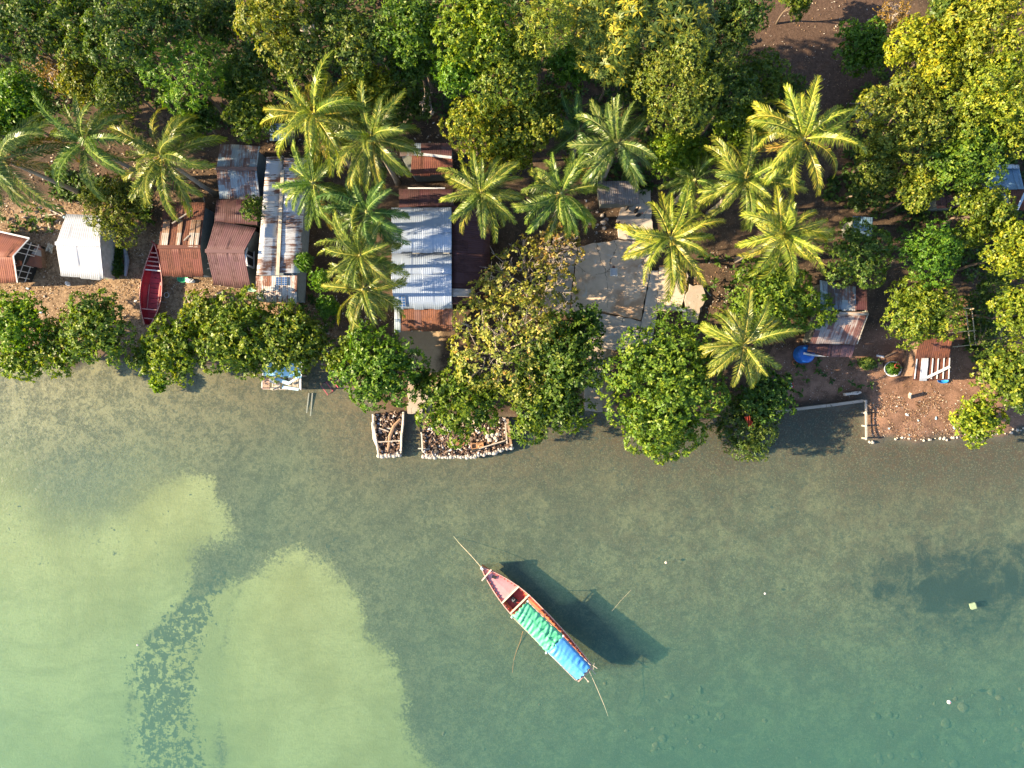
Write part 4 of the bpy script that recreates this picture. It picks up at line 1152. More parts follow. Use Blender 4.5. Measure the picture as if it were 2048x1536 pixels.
# --- glimpsed blue shed under the tall golden palm
g = gzp(560, 262)
o = thing('shed', 'glimpse of a small blue roof under the tallest golden palm', 'shed', P(560, 262, g))
q = px4([(540, 247), (578, 247), (578, 278), (540, 278)], [g + 2.6, g + 2.6, g + 2.2, g + 2.2]); roof_panel(o, 'roof', q, R_DEEPBLUE, .2)
mb = MB(); prism(mb, inset(q, .3), g - .3, [g + 2.3, g + 2.3, g + 1.95, g + 1.95]); mb.build('walls', WALLG, o)

# --- red shack at the left edge
g = gzp(20, 515)
o = thing('shack', 'rusty red shack cut by the left edge with an open framed gable', 'shack', P(10, 515, g), SHG)
A0, A1 = P(-85, 444, g + 2.7), P(60, 477, g + 2.7); B0, B1 = P(-95, 505, g + 3.7), P(28, 512, g + 3.7); C0, C1 = P(-85, 567, g + 2.3), P(36, 565, g + 2.3)
roof_panel(o, 'roof_slope', [A0, A1, B1, B0], R_RED, .2); roof_panel(o, 'roof_slope', [B0, B1, C1, C0], R_RED, .2)
mb = MB(); up = Vector((0, 0, .07))
mb.beam(A0 + up, A1 + up, .12, .05); mb.beam(A1 + up, B1 + up, .09, .06); mb.beam(B1 + up, C1 + up, .09, .06); mb.build('bargeboard', WHITE, o)
f6 = [A0 + Vector((.3, -.3, 0)), A1 + Vector((-.45, -.2, 0)), B1 + Vector((-.35, 0, 0)), C1 + Vector((-.35, .3, 0)), C0 + Vector((.3, .3, 0)), B0 + Vector((.3, 0, 0))]
mb = MB(); prism(mb, f6, g - .3, [p.z - .14 for p in f6]); mb.build('walls', DARK, o)  # painted near-black for the unlit inside behind the open gable
mb = MB()
for s_ in (.25, .5, .75):
    p = A1.lerp(B1, s_); mb.beam(p + Vector((-.2, 0, -.15)), Vector((p.x - .12, p.y, g + .9)), .045)
    p = B1.lerp(C1, s_); mb.beam(p + Vector((-.2, 0, -.15)), Vector((p.x - .12, p.y, g + .9)), .045)
for zz in (g + 2.15, g + 1.2): mb.beam((A1.x - .25, A1.y - .2, zz), (C1.x - .15, C1.y + .2, zz), .045)
mb.build('gable_frame', WHITE, o)
roof_panel(o, 'lean_to', [P(44, 481, g + 1.7), P(78, 492, g + 1.1), P(80, 536, g + 1.0), P(40, 528, g + 1.7)], roof_mat('patched_lean_to_sheet', (.30, .33, .38), (.25, .11, .08), (.2, .1, .09), .5, .5, .4, .6, .1, .2, 20), .2, run='u')
mb = MB(); prism(mb, [P(x, y, g + 1.2) for x, y in ((44, 484), (74, 494), (75, 532), (42, 526))], g - .2, [g + 1.45, g + .9, g + .85, g + 1.45]); mb.build('lean_to_walls', BROWNW, o)
mb = MB(); mb.box(P(35, 527, g + 2.75), .55, .35, .3, .2); mb.build('rust_patch', R_RED, o)

# --- house with striped sheets on the right
g = gzp(1680, 640)
o = thing('house', 'house with striped sheet back roof and slanting rusty front roof', 'house', P(1680, 640, g), SHG)
T0, T1, T2, T3 = (1640, 560), (1734, 578), (1735, 620), (1641, 618)
q = px4([T0, T1, T2, T3], [g + 2.9, g + 2.9, g + 3.3, g + 3.3])
for (u0, u1, mt) in ((0, .17, R_PALEBLUE), (.17, .46, R_GREYBLUE), (.46, .76, R_BLUEGREY), (.76, 1, R_MARDK)):
    roof_panel(o, 'roof_sheet', [lerp4(q, u0, 0), lerp4(q, u1, 0), lerp4(q, u1, 1), lerp4(q, u0, 1)], mt, .2)
roof_panel(o, 'roof_slope', px4([(1642, 629), (1734, 629), (1713, 688), (1620, 685)], [g + 3.3, g + 3.3, g + 2.4, g + 2.4]), R_SLANT, .2)
roof_panel(o, 'porch_roof', px4([(1619, 687), (1664, 688), (1660, 712), (1614, 702)], [g + 2.35, g + 2.35, g + 2.1, g + 2.1]), R_MARDK, .2)
roof_panel(o, 'porch_roof', px4([(1665, 689), (1711, 690), (1704, 712), (1661, 712)], [g + 2.3, g + 2.3, g + 2.0, g + 2.0]), R_MAROON, .2)
roof_panel(o, 'ridge_cap', px4([(1641, 623), (1734, 624), (1734, 631), (1642, 631)], [g + 3.45, g + 3.45, g + 3.42, g + 3.42]), R_CLEAR, .3, .01, run='u')
mb = MB(); prism(mb, [P(x, y, g + 2.5) for x, y in ((1646, 566), (1728, 582), (1729, 630), (1706, 684), (1628, 682), (1647, 626))], g - .3, [g + 2.75, g + 2.75, g + 3.1, g + 2.25, g + 2.25, g + 3.1]); mb.build('walls', WALLG, o)
mb = MB(); mb.beam(P(1735, 630, g + 3.2), P(1714, 688, g + 2.42), .07); mb.beam(P(1716, 676, g + 2.4), P(1722, 677, g + 2.4), .06); mb.build('edge_batten', PALEW, o)
# --- small rusty hut
g = gzp(1865, 720)
o = thing('hut', 'small rusty hut with white battens on its lower roof', 'hut', P(1865, 720, g), SHG)
u_ = px4([(1839, 676), (1906, 672), (1899, 714), (1831, 716)], [g + 2.7, g + 2.7, g + 2.4, g + 2.4]); roof_panel(o, 'roof_slope', u_, R_STRIPN, .2)
l_ = px4([(1831, 717), (1899, 715), (1897, 758), (1826, 758)], [g + 2.35, g + 2.35, g + 1.9, g + 1.9]); roof_panel(o, 'roof_slope', l_, R_STRIPN, .2, seed=3)
mb = MB(); up = Vector((0, 0, .07))
for u in (.03, .50, .66, .83, .99): mb.beam(lerp4(l_, u, .02) + up, lerp4(l_, u, .99) + up, .075, .04)
mb.build('batten', WHITE, o)
roof_panel(o, 'pale_roof_sheet', [p + Vector((0, 0, .03)) for p in on(l_, .17, .37, .0, 1.0)], R_WHITE, .2)
mb = MB(); mb.beam(lerp4(l_, .36, .93) + up * 2.2, lerp4(l_, .99, .42) + up * 2.2, .2, .03); mb.build('plank', WHITE, o)
mb = MB(); prism(mb, [P(x, y, g + 2.2) for x, y in ((1842, 680), (1901, 677), (1894, 752), (1830, 752))], g - .2, [g + 2.5, g + 2.5, g + 1.75, g + 1.75]); mb.build('walls', BROWNW, o)
# --- blue-roofed house right edge
g = gzp(2000, 370)
o = thing('house', 'blue-roofed house at the right edge in deep tree shade', 'house', P(2005, 370, g), SHG)
q = px4([(1959, 340), (2038, 335), (2047, 375), (1974, 376)], [g + 3.1, g + 3.1, g + 2.6, g + 2.6]); roof_panel(o, 'roof_slope', q, R_DEEPBLUE, .2)
roof_panel(o, 'roof_slope', px4([(1987, 329), (2038, 329), (2039, 335), (1987, 337)], [g + 2.9, g + 2.9, g + 3.2, g + 3.2]), R_PALEBLUE, .2)
roof_panel(o, 'side_roof', px4([(2016, 376), (2060, 372), (2056, 420), (2020, 410)], [g + 2.4, g + 2.4, g + 2.0, g + 2.0]), R_STRIPN, .2)
mb = MB(); mb.beam(P(1977, 380, g + 2.4), P(2018, 383, g + 2.4), .3, .05); mb.build('fascia', mat('dull_red_board', (.22, .06, .055), .7, .2), o)
roof_panel(o, 'pale_roof_sheet', px4([(1998, 387), (2018, 387), (2016, 404), (2000, 404)], [g + 2.2, g + 2.2, g + 2.0, g + 2.0]), R_PALEBLUE, .2)
mb = MB(); mb.beam(P(2034, 420, g + 2.2), P(2050, 386, g + 2.6), .2, .03); mb.build('plank', R_PALEBLUE, o)
mb = MB(); prism(mb, [P(x, y, g + 2.5) for x, y in ((1966, 345), (2034, 341), (2048, 400), (2000, 400), (1980, 372))], g - .3, [g + 2.6, g + 2.6, g + 1.9, g + 1.9, g + 2.3]); mb.build('walls', WALLG, o)
g = gzp(1905, 400)
o = thing('shack', 'dark maroon lean-to with white junk on its corner in tree shade', 'shack', P(1905, 400, g), SHG)
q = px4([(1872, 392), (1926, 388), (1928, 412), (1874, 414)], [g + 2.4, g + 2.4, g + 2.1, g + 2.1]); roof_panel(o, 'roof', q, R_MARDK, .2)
mb = MB(); prism(mb, inset(q, .3), g - .3, [g + 2.2, g + 2.2, g + 1.9, g + 1.9]); mb.build('walls', WALLG, o)
mb = MB(); mb.box(P(1932, 400, g + 2.3), .4, .9, .1, -.15); mb.box(P(1945, 393, g + 2.2), .7, .3, .12, .1); mb.build('white_board', WHITE, o)
# --- little blue roof in the trees
g = gzp(1722, 450)
o = thing('shed', 'little blue roof poking out above the overhanging blue-green tree', 'shed', P(1722, 450, g))
q = px4([(1706, 432), (1746, 435), (1744, 470), (1705, 470)], [g + 2.7, g + 2.7, g + 2.3, g + 2.3]); roof_panel(o, 'roof', q, R_PALEBLUE if 0 else R_DEEPBLUE, .2)
mb = MB(); prism(mb, inset(q, .3), g - .3, [g + 2.4, g + 2.4, g + 2.0, g + 2.0]); mb.build('walls', WALLG, o)
# --- stilt hut over the water
g = 1.0
o = thing('stilt_hut', 'blue-roofed hut on stilts with a broken plank deck over the water', 'hut', P(563, 750, 0), SHG)
q = px4([(527, 716), (604, 716), (603, 752), (526, 751)], [2.9, 2.9, 2.4, 2.4]); roof_panel(o, 'roof', q, R_SKY, .2)
mb = MB(); mb.beam(q[0] + up, q[3] + up, .1, .05); mb.beam(q[1] + up, q[2] + up, .1, .05); mb.build('bargeboard', WHITE, o)
mb = MB(); rr = random.Random(4)
for i in range(19):
    x = 525 + i * 4.1
    if rr.random() < .82:
        y1 = 779 + rr.uniform(-4, 3)
        mb.beam(P(x, 745, g + .05 + rr.uniform(0, .03)), P(x + rr.uniform(-1, 1), y1, g + .05), .12, .03)
mb.build('deck_slats', PALEW, o)
mb = MB()
for j in range(6): mb.beam(P(524.5, 754 + j * 4.4, g + .12), P(539, 754 + j * 4.4, g + .12), .15, .03)
mb.build('deck_planks', wood('reddish_plank', (.42, .27, .21)), o)
mb = MB()
for x in (524, 545, 575, 602):
    for y in (722, 752, 778): mb.beam(P(x, y, g + (1.3 if y < 760 else .0)), Vector((P(x, y, g).x, P(x, y, g).y, -1.2)), .11)
mb.beam(P(523, 778, g - .05), P(603, 779, g - .05), .1); mb.beam(P(523, 752, g - .05), P(603, 753, g - .05), .1); mb.build('stilts', GREYW, o)
mb = MB()
for y in (753, 779): mb.beam(P(601.5, y, g), P(601.5, y, g + .9), .08)
mb.beam(P(601.5, 753, g + .9), P(601.5, 779, g + .9), .08); mb.beam(P(599, 753, g + .5), P(599, 778, g + .5), .06); mb.beam(P(524, 752, g + .9), P(524, 776, g + .9), .07)
for y in (752, 776): mb.beam(P(524, y, g), P(524, y, g + .9), .07)
mb.build('railing', WHITE, o)
PB = mat('pale_blue_paint', (.42, .62, .74), .6, .25)
def lone(name, label, cat, material, a_, b_, w_=.14, h_=.05, group=None):
    mb = MB().beam(a_, b_, w_, h_); return tag(mb.build(name, material, org=a_), label, cat, group)
lone('plank', 'pale blue plank lying aslant across the stilt hut deck', 'plank', PB, P(551, 757, g + .22), P(577, 767, g + .2), .3, .04)
lone('plank', 'blue plank with rust leaning up to the right end of the stilt deck', 'plank', PB, P(575, 768, g + .3), P(597, 754, g + .75), .16, .05)
lone('plank', 'pale blue plank along the outer edge of the stilt deck', 'plank', PB, P(564, 774, g + .16), P(597, 779, g + .16), .22, .04)
lone('plank', 'pale wooden plank jutting off the outer edge of the stilt deck', 'plank', PALEW, P(541, 778, g + .16), P(561, 769, g + .2), .16, .05)
mb = MB(); mb.box(P(545, 760, g + .25), .42, .36, .3, .1); mb.box(P(549, 765, g + .18), .35, .2, .16, -.2); tag(mb.build('crate', WHITE, org=P(545, 760, g)), 'white crate standing on the stilt hut deck', 'crate')

# ------------------------------------------------------------------ sea boat
def rope(name, label, pts, r=.02, material=None, group=None, cat='rope'):
    mb = MB().tube(pts, r, 5); return tag(mb.build(name, material or mat('pale_rope', (.55, .47, .33), .8, .2), org=pts[0]), label, cat, group)
PINK = mat('faded_pink_deck_paint', (.62, .27, .27), .55, .14, 2.0)
REDP = mat('dull_red_paint', (.36, .055, .05), .5, .25)
ORNG = mat('orange_red_paint', (.62, .17, .08), .5, .22)
CREAM = mat('cream_paint', (.70, .56, .44), .6, .15)
bow = P(964, 1134, .9); st = P(1170, 1341, .75)
ax = (st - bow); ax.z = 0; LEN = ax.length; ax.normalize(); lat = Vector((-ax.y, ax.x, 0))   # lat points to the upper right (north-east)
def B(s, tt, z): return Vector((bow.x + ax.x * s + lat.x * tt, bow.y + ax.y * s + lat.y * tt, z))
def hw(s):   # half width along the boat
    f = s / LEN
    return 1.08 * (math.sin(min(1, f / .42) * math.pi / 2) ** .82) * (1 - .34 * max(0, (f - .55) / .45) ** 1.7) + .03
def shz(s):  # sheer height
    f = s / LEN
    return .62 + .55 * max(0, (.35 - f) / .35) ** 2 + .25 * max(0, (f - .7) / .3) ** 2
boat = thing('boat', 'long red wooden boat with green and blue tarpaulins anchored offshore', 'boat', B(LEN / 2, 0, 0))
ns = 40; prof = [(-1, 0), (-.93, -.35), (-.6, -.8), (0, -1), (.6, -.8), (.93, -.35), (1, 0)]
vs, fs = [], []
for lay in (0, 1):
    for i in range(ns + 1):
        s = LEN * i / ns
        for (a_, z_) in prof:
            wv = hw(s) - lay * .07
            vs.append(B(s, a_ * max(wv, .01), shz(s) + z_ * (shz(s) + (.42 if .06 < i / ns else .1) - lay * .18)))
npf = len(prof); ix = lambda l, i, j: l * (ns + 1) * npf + i * npf + j
for i in range(ns):
    for j in range(npf - 1):
        fs.append((ix(0, i, j), ix(0, i, j + 1), ix(0, i + 1, j + 1), ix(0, i + 1, j)))
        fs.append((ix(1, i, j), ix(1, i + 1, j), ix(1, i + 1, j + 1), ix(1, i, j + 1)))
    for j in (0, npf - 1): fs.append((ix(0, i, j), ix(0, i + 1, j), ix(1, i + 1, j), ix(1, i, j)))
fs.append([ix(0, ns, j) for j in range(npf)])
MB().add(vs, fs).build('hull', ORNG, boat, smooth=True)
def strip(name, s0, s1, fl, fr, z, material, n=12, th=.05, parent=boat):
    mb = MB(); vs = []
    for i in range(n + 1):
        s = s0 + (s1 - s0) * i / n
        zz = z(s) if callable(z) else z
        l_, r_ = fl(s), fr(s)
        vs += [B(s, l_, zz), B(s, (l_ + r_) / 2, zz + .05), B(s, r_, zz), B(s, l_, zz - th), B(s, r_, zz - th)]
    fs = []
    for i in range(n):
        a_ = i * 5; b_ = a_ + 5
        fs += [(a_, a_ + 1, b_ + 1, b_), (a_ + 1, a_ + 2, b_ + 2, b_ + 1), (a_, b_, b_ + 3, a_ + 3), (a_ + 2, a_ + 4, b_ + 4, b_ + 2), (a_ + 3, b_ + 3, b_ + 4, a_ + 4)]
    fs += [(0, 3, 4, 2, 1), (n * 5, n * 5 + 1, n * 5 + 2, n * 5 + 4, n * 5 + 3)]
    return mb.add(vs, fs).build(name, material, parent)
strip('foredeck', .12, 3.3, lambda s: -hw(s) + .10, lambda s: hw(s) - .10, lambda s: shz(s) - .08, PINK, 18)
strip('well_floor', 3.32, 4.4, lambda s: -hw(s) + .09, lambda s: hw(s) - .09, .12, REDP)
strip('side_deck', 4.3, LEN - .25, lambda s: hw(s) - .42, lambda s: hw(s) - .06, lambda s: shz(s) - .06, ORNG, 20)
strip('side_deck', 4.3, LEN - .25, lambda s: -hw(s) + .06, lambda s: -hw(s) + .36, lambda s: shz(s) - .06, ORNG, 20)
for side in (-1, 1):
    mb = MB(); pts = [B(LEN * i / 30, side * (hw(LEN * i / 30) - .01), shz(LEN * i / 30) + .03) for i in range(31)]
    mb.tube(pts, .045, 5); mb.build('gunwale', mat('pinkish_rail_paint', (.66, .36, .30), .55, .2), boat)
mb = MB()
for i in range(34):
    s = .7 + i * .33
    for side in (-1, 1):
        if hw(s) > .2: mb.box(B(s, side * (hw(s) - .11), shz(s) - .0), .09, .14, .09, math.atan2(ax.y, ax.x))
mb.build('rib_heads', REDP, boat)
mb = MB(); 
for s in (3.3, 4.4): mb.beam(B(s, -hw(s) - .03, shz(s) + .03), B(s, hw(s) + .03, shz(s) + .03), .12, .08)
mb.build('cross_beam', CREAM, boat)
mb = MB(); mb.box(B(1.3, .12, shz(1.3) - .03), .34, .24, .06, math.atan2(ax.y, ax.x) + .5); mb.build('hatch', DARK, boat)
mb = MB(); mb.box(B(0.02, 0, shz(0) + .12), .22, .16, .5, math.atan2(ax.y, ax.x)); mb.build('stem_post', WHITE, boat)
mb = MB(); mb.beam(B(.75, -.75, shz(.7) + .14), B(.65, .45, shz(.7) + .14), .09, .09); mb.build('mooring_bar', CREAM, boat)
# black engine / pot standing in the well
o2 = thing('fuel_can', 'black jerry can standing in the open well of the anchored boat', 'fuel can', B(3.85, -.12, .17))
mb = MB(); mb.box(B(3.85, -.12, .38), .34, .48, .42, .9); mb.build('can_body', mat('black_plastic', (.015, .015, .017), .4, .3), o2)
mb = MB(); mb.tube([B(3.85, -.26, .59), B(3.85, -.26, .68), B(3.85, .0, .68), B(3.85, .0, .59)], .03, 5); mb.lathe(B(3.75, -.18, .59), [(.05, 0), (.05, .07)], 8); mb.build('handle', mat('grey_cap_plastic', (.2, .2, .22), .5, .2), o2)
# canopy posts and hoops
mb = MB()
CZ = 1.95
for s in (4.45, 6.4, 8.35, 10.1, LEN - .35):
    for side in (-1, 1):
        wv = min(hw(s) - .1, .92)
        mb.beam(B(s, side * wv, .3), B(s, side * (.86 if s < 8.4 else .86), CZ), .06)
    mb.beam(B(s, -.88, CZ), B(s, .88, CZ), .06)
for side in (-1, 1): mb.beam(B(4.4, side * .88, CZ), B(LEN - .3, side * .85, CZ), .06)
mb.build('canopy_frame', PALEW, boat)
def tarp(name, s0, s1, w0, w1, material, seed, crown=.16, wr=.045, dz=0):
    rg = np.random.default_rng(seed); n, m_ = 70, 30
    ss = np.linspace(0, 1, n + 1)[:, None]; tt = np.linspace(-1, 1, m_ + 1)[None]
    ph = rg.random(8) * 6.28
    hgt = crown * (1 - np.abs(tt) ** 1.8) - .22 * np.clip(np.abs(tt) - .86, 0, 1) / .14 * 1.0
    L_ = s1 - s0
    x = ss * L_; y = tt * (w0 + (w1 - w0) * ss)
    wrk = np.zeros((n + 1, m_ + 1))
    for q in range(5):
        an = rg.uniform(-.7, .7); k_ = rg.uniform(9, 19)
        wv = np.sin(k_ * (x * math.cos(an) + y * math.sin(an)) + ph[q] + 1.8 * np.sin(1.3 * x + 2.1 * y + ph[q + 1]))
        wrk += np.sign(wv) * np.abs(wv) ** 1.6 * wr * rg.uniform(.3, .7)
    wrk += wr * 1.2 * np.abs(np.sin(x * 6.1 + .3 * np.sin(y * 3))) * (tt < .1)
    wrk *= .45 + .55 * np.clip(np.sin(1.2 * x + 2.3 * y + ph[6]) + .6, 0, 1)
    vs, uvs = [], []
    for i in range(n + 1):
        for j in range(m_ + 1):
            s = s0 + float(x[i, 0]); zz = CZ + .06 + dz + float(hgt[0, j] if hgt.shape[0] == 1 else hgt[i, j]) + float(wrk[i, j])
            vs.append(B(s + .05 * math.sin(j * .9 + seed) * (i in (0, n)), float(y[i, j]), zz))
    k = len(vs)
    vs += [p - Vector((0, 0, .012)) for p in vs]
    fs = []
    ii = lambda i, j: i * (m_ + 1) + j
    for i in range(n):
        for j in range(m_):
            q = (ii(i, j), ii(i + 1, j), ii(i + 1, j + 1), ii(i, j + 1)); fs.append(q); fs.append(tuple(k + a_ for a_ in q[::-1]))
    for i in range(n):
        for j in (0, m_): fs.append((ii(i, j), ii(i + 1, j), k + ii(i + 1, j), k + ii(i, j)))
    for j in range(m_):
        for i in (0, n): fs.append((ii(i, j), ii(i, j + 1), k + ii(i, j + 1), k + ii(i, j)))
    return MB().add(vs, fs).build(name, material, boat, smooth=True)
TG = mat('green_tarpaulin_cloth', (.085, .44, .22), .55, .12, 1.5, c2=(.11, .50, .27)); TBm = mat('blue_tarpaulin_cloth', (.055, .27, .60), .45, .18, 1.0, c2=(.12, .36, .66))
tarp('green_tarpaulin', 4.35, 8.45, .86, .98, TG, 3, wr=.075)
tarp('blue_tarpaulin', 8.4, LEN - .35, .93, .80, TBm, 8, wr=.03, crown=.22, dz=.02)
mb = MB()
for s in (LEN - .3, LEN - .12): mb.beam(B(s, -.82, CZ - .1), B(s, .82, CZ - .1), .09, .07)
mb.box(B(LEN - .2, -.3, CZ - .06), .2, .4, .1, math.atan2(ax.y, ax.x)); mb.build('stern_rack', mat('rusty_pink_wood', (.55, .33, .28), .7, .3), boat)
mb = MB(); mb.beam(B(LEN - .1, .5, .9), B(LEN + .75, .45, 1.0), .05); mb.beam(B(LEN - .1, -.35, 1.0), B(LEN + .7, -.38, 1.05), .06); mb.box(B(LEN + .7, -.38, 1.05), .12, .12, .12); mb.build('stern_pole', PALEW, boat)
mb = MB(); mb.beam(B(LEN - .6, .85, 1.6), B(LEN + .1, 1.1, 2.2), .04); mb.beam(B(LEN - .3, 1.2, 1.9), B(LEN + .0, .75, 2.0), .04); mb.build('rod', GREYW, boat)
for j, (s, tt) in enumerate(((4.42, -.92), (4.42, .9), (8.42, -.98), (8.42, .96))):
    mb = MB().blob(B(s, tt, CZ + .03), .1, .1, .07, 7, 5); mb.build('tie_knot', WHITE, boat)
rope('anchor_rope', 'taut pale rope running from the bow into the water', [B(.05, 0, 1.25), P(943, 1112, .7), P(920, 1088, -.05), P(905, 1070, -.8)], .022)
rope('anchor_rope', 'taut pale rope running from the stern into the water', [B(LEN - .05, .35, 1.0), P(1192, 1372, .45), P(1209, 1412, -.05), P(1216, 1432, -.6)], .022)
rope('sunken_rope', 'brown frayed rope on the sea bed left of the anchored boat', [P(1046, 1262, -.9), P(1040, 1285, -1.2), P(1033, 1302, -1.3), P(1027, 1322, -1.4), P(1025, 1345, -1.45)], .03, mat('brown_net', (.45, .2, .1), .9, .3))
rope('fishing_line', 'thin pale line on the water right of the anchored boat', [P(1224, 1222, .02), P(1240, 1203, .03), P(1262, 1180, .02)], .007)

# ------------------------------------------------------------------ beached red boat
b0, b1 = G(311, 488, .75), G(301, 650, .35)
b1 = Vector((b1.x, b1.y, b0.z - .35))
ax2 = b1 - b0; ax2.z = 0; L2 = ax2.length; ax2.normalize(); lt2 = Vector((-ax2.y, ax2.x, 0))
gb_ = gzp(306, 570)
def B2(s, tt, z): return Vector((b0.x + ax2.x * s + lt2.x * tt, b0.y + ax2.y * s + lt2.y * tt, gb_ + z))
def hw2(s):
    f = s / L2
    return .86 * (math.sin(min(1, f / .60) * math.pi / 2) ** .95) * (1 - .75 * max(0, (f - .62) / .38) ** 1.8) + .025
def sz2(s): f = s / L2; return .72 + .3 * (1 - f) ** 3 + .22 * max(0, f - .75)
WINE = mat('wine_red_paint', (.30, .025, .04), .45, .3, 2.2); WINEL = mat('worn_pink_wood', (.48, .26, .24), .7, .25)
bt = thing('rowing_boat', 'beached dark red wooden boat with ribs, bow pointing inland', 'boat', B2(L2 / 2, 0, 0))
vs, fs = [], []; ns = 30
for lay in (0, 1):
    for i in range(ns + 1):
        s = L2 * i / ns
        for (a_, z_) in prof:
            wv = hw2(s) - lay * .055
            vs.append(B2(s, a_ * max(wv, .008), sz2(s) + z_ * (sz2(s) - lay * .06)))
ix = lambda l, i, j: l * (ns + 1) * npf + i * npf + j
for i in range(ns):
    for j in range(npf - 1):
        fs.append((ix(0, i, j), ix(0, i, j + 1), ix(0, i + 1, j + 1), ix(0, i + 1, j)))
        fs.append((ix(1, i, j), ix(1, i + 1, j), ix(1, i + 1, j + 1), ix(1, i, j + 1)))
    for j in (0, npf - 1): fs.append((ix(0, i, j), ix(0, i + 1, j), ix(1, i + 1, j), ix(1, i, j)))
for l in (0, 1): fs.append([ix(l, ns, j) for j in range(npf)])
MB().add(vs, fs).build('hull', WINE, bt)
for side in (-1, 1):
    mb = MB().tube([B2(L2 * i / 24, side * hw2(L2 * i / 24), sz2(L2 * i / 24) + .02) for i in range(25)], .035, 5); mb.build('gunwale', WINEL, bt)
mb = MB()
for i in range(9):
    s = 2.5 + i * .42
    mb.box(B2(s, 0, .16), .36, 1.75 * hw2(s) * .72, .03, math.atan2(ax2.y, ax2.x))
mb.build('floorboards', mat('wine_red_boards', (.36, .03, .045), .5, .3, 3), bt)
for s in (.75, 1.1, 1.45, 1.8, 2.15, 5.35, 6.1):
    if s < L2:
        mb = MB().beam(B2(s, -hw2(s), sz2(s) - .06), B2(s, hw2(s), sz2(s) - .06), .08 if s > 2.3 else .10, .05); mb.build('thwart', WINEL if s > 5 or s < 2 else WHITE, bt)
mb = MB()
for s in [2.3 + .3 * i for i in range(14)]:
    if s < L2 - .2:
        for side in (-1, 1): mb.beam(B2(s, side * hw2(s) * .95, sz2(s) - .05), B2(s, side * hw2(s) * .7, .2), .05, .04)
mb.build('ribs', WINE, bt)
mb = MB()
for side in (-1, 1): mb.beam(B2(3.3, side * .42, .24), B2(5.3, side * .42, .24), .05, .05)
mb.build('stringer', WINEL, bt)
mb = MB().beam(B2(-.18, -.22, sz2(0) + .05), B2(.08, .12, sz2(0) + .05), .06); mb.build('stem_cleat', WINE, bt)
mb = MB()
for s in (1.2, 4.6): mb.beam(B2(s, -1.0, -.06), B2(s, 1.0, -.06), .14, .16)
tag(mb.build('beam', GREYW, org=B2(2, 0, -.1)), 'timber skids under the beached red boat', 'timber')
#@@PART4
# ------------------------------------------------------------------ concrete yard, paths (setting)
def conc_mat(name, base, stain, white, seed, stain_amt=.5):
    m, nt, b, out = new_mat(name); t = NT(nt)
    co = t.n('ShaderNodeTexCoord').outputs['Object']
    ad = t.n('ShaderNodeVectorMath'); ad.operation = 'ADD'; t.link(co, ad.inputs[0]); ad.inputs[1].default_value = (seed * 9.7, seed * 3.1, 0)
    v = ad.outputs[0]
    n1 = t.noise(v, .42, 5, .62, .4); n2 = t.noise(v, 1.6, 5, .65); n3 = t.noise(v, 12, 3, .65)
    c = t.mix(t.ramp(n2, .3, .7), tuple(x * .82 for x in base), base)
    c = t.mix(t.math('MULTIPLY', t.ramp(n1, .47, .60), stain_amt), c, stain)
    c = t.mix(t.math('MULTIPLY', t.ramp(t.noise(v, .7, 4, .7, 1.0), .60, .66), .6), c, white)
    sp = t.ramp(t.noise(v, 3.2, 3, .75), .66, .72)
    c = t.mix(t.math('MULTIPLY', sp, .7), c, tuple(x * .35 for x in stain))
    vo = t.n('ShaderNodeTexVoronoi'); vo.feature = 'DISTANCE_TO_EDGE'; vo.inputs['Scale'].default_value = .33
    wv = t.n('ShaderNodeVectorMath'); wv.operation = 'ADD'; t.link(v, wv.inputs[0])
    t.link(t.vmul(t.noise(v, 1.2, 4, .6, color=True), (.9, .9, .9)), wv.inputs[1]); t.link(wv.outputs[0], vo.inputs['Vector'])
    cr = t.ramp(t.math('ADD', vo.outputs['Distance'], t.math('MULTIPLY', t.ramp(n1, .4, .6), .03)), .004, .012)
    c = t.mix(cr, tuple(x * .3 for x in base), c)
    c = t.mix(t.math('MULTIPLY', n3, .25), c, tuple(x * .6 for x in base))
    t.link(c, b.inputs['Base Color']); b.inputs['Roughness'].default_value = .85; b.inputs['Specular IOR Level'].default_value = .25
    t.link(t.bump(t.math('ADD', n3, t.math('MULTIPLY', cr, .8)), .35, .02), b.inputs['Normal'])
    return m
def slab(name, pts, ztop, material, th=.5, seed=0, rag=.05):
    rg = random.Random(seed); q = []
    for i in range(len(pts)):
        a_, b_ = Vector(pts[i]), Vector(pts[(i + 1) % len(pts)])
        n = max(2, int((b_ - a_).length / 9))
        for j in range(n):
            p = a_.lerp(b_, j / n)
            q.append(P(p.x, p.y, ztop) + Vector((rg.uniform(-rag, rag), rg.uniform(-rag, rag), 0)))
    n = len(q); mb = MB()
    cz = sum(q, Vector()) / n
    top = q; ch = [p + (cz - p).normalized() * .03 + Vector((0, 0, .02)) for p in q]
    mb.add(q + [p - Vector((0, 0, th)) for p in q] + ch, [(i, n + i, n + (i + 1) % n, (i + 1) % n) for i in range(n)] + [(i, (i + 1) % n, 2 * n + (i + 1) % n, 2 * n + i) for i in range(n)] + [tuple(range(3 * n - 1, 2 * n - 1, -1))])
    o = mb.build(name, material); return tag(o, kind='structure')
CA = conc_mat('stained_concrete', (.68, .53, .40), (.36, .20, .11), (.58, .57, .56), 1, .75)
CB = conc_mat('grey_concrete', (.56, .48, .41), (.36, .26, .19), (.5, .5, .5), 2, .35)
CC = conc_mat('pale_concrete', (.68, .54, .41), (.42, .34, .26), (.62, .60, .57), 3, .4)
CD = conc_mat('sandy_path_concrete', (.44, .37, .30), (.32, .23, .15), (.55, .5, .44), 4, .5)
slab('concrete_yard', [(1157, 494), (1187, 486), (1237, 480), (1305, 484), (1300, 540), (1282, 640), (1240, 630), (1200, 622), (1140, 625), (1146, 570)], 1.02, CA, seed=1)
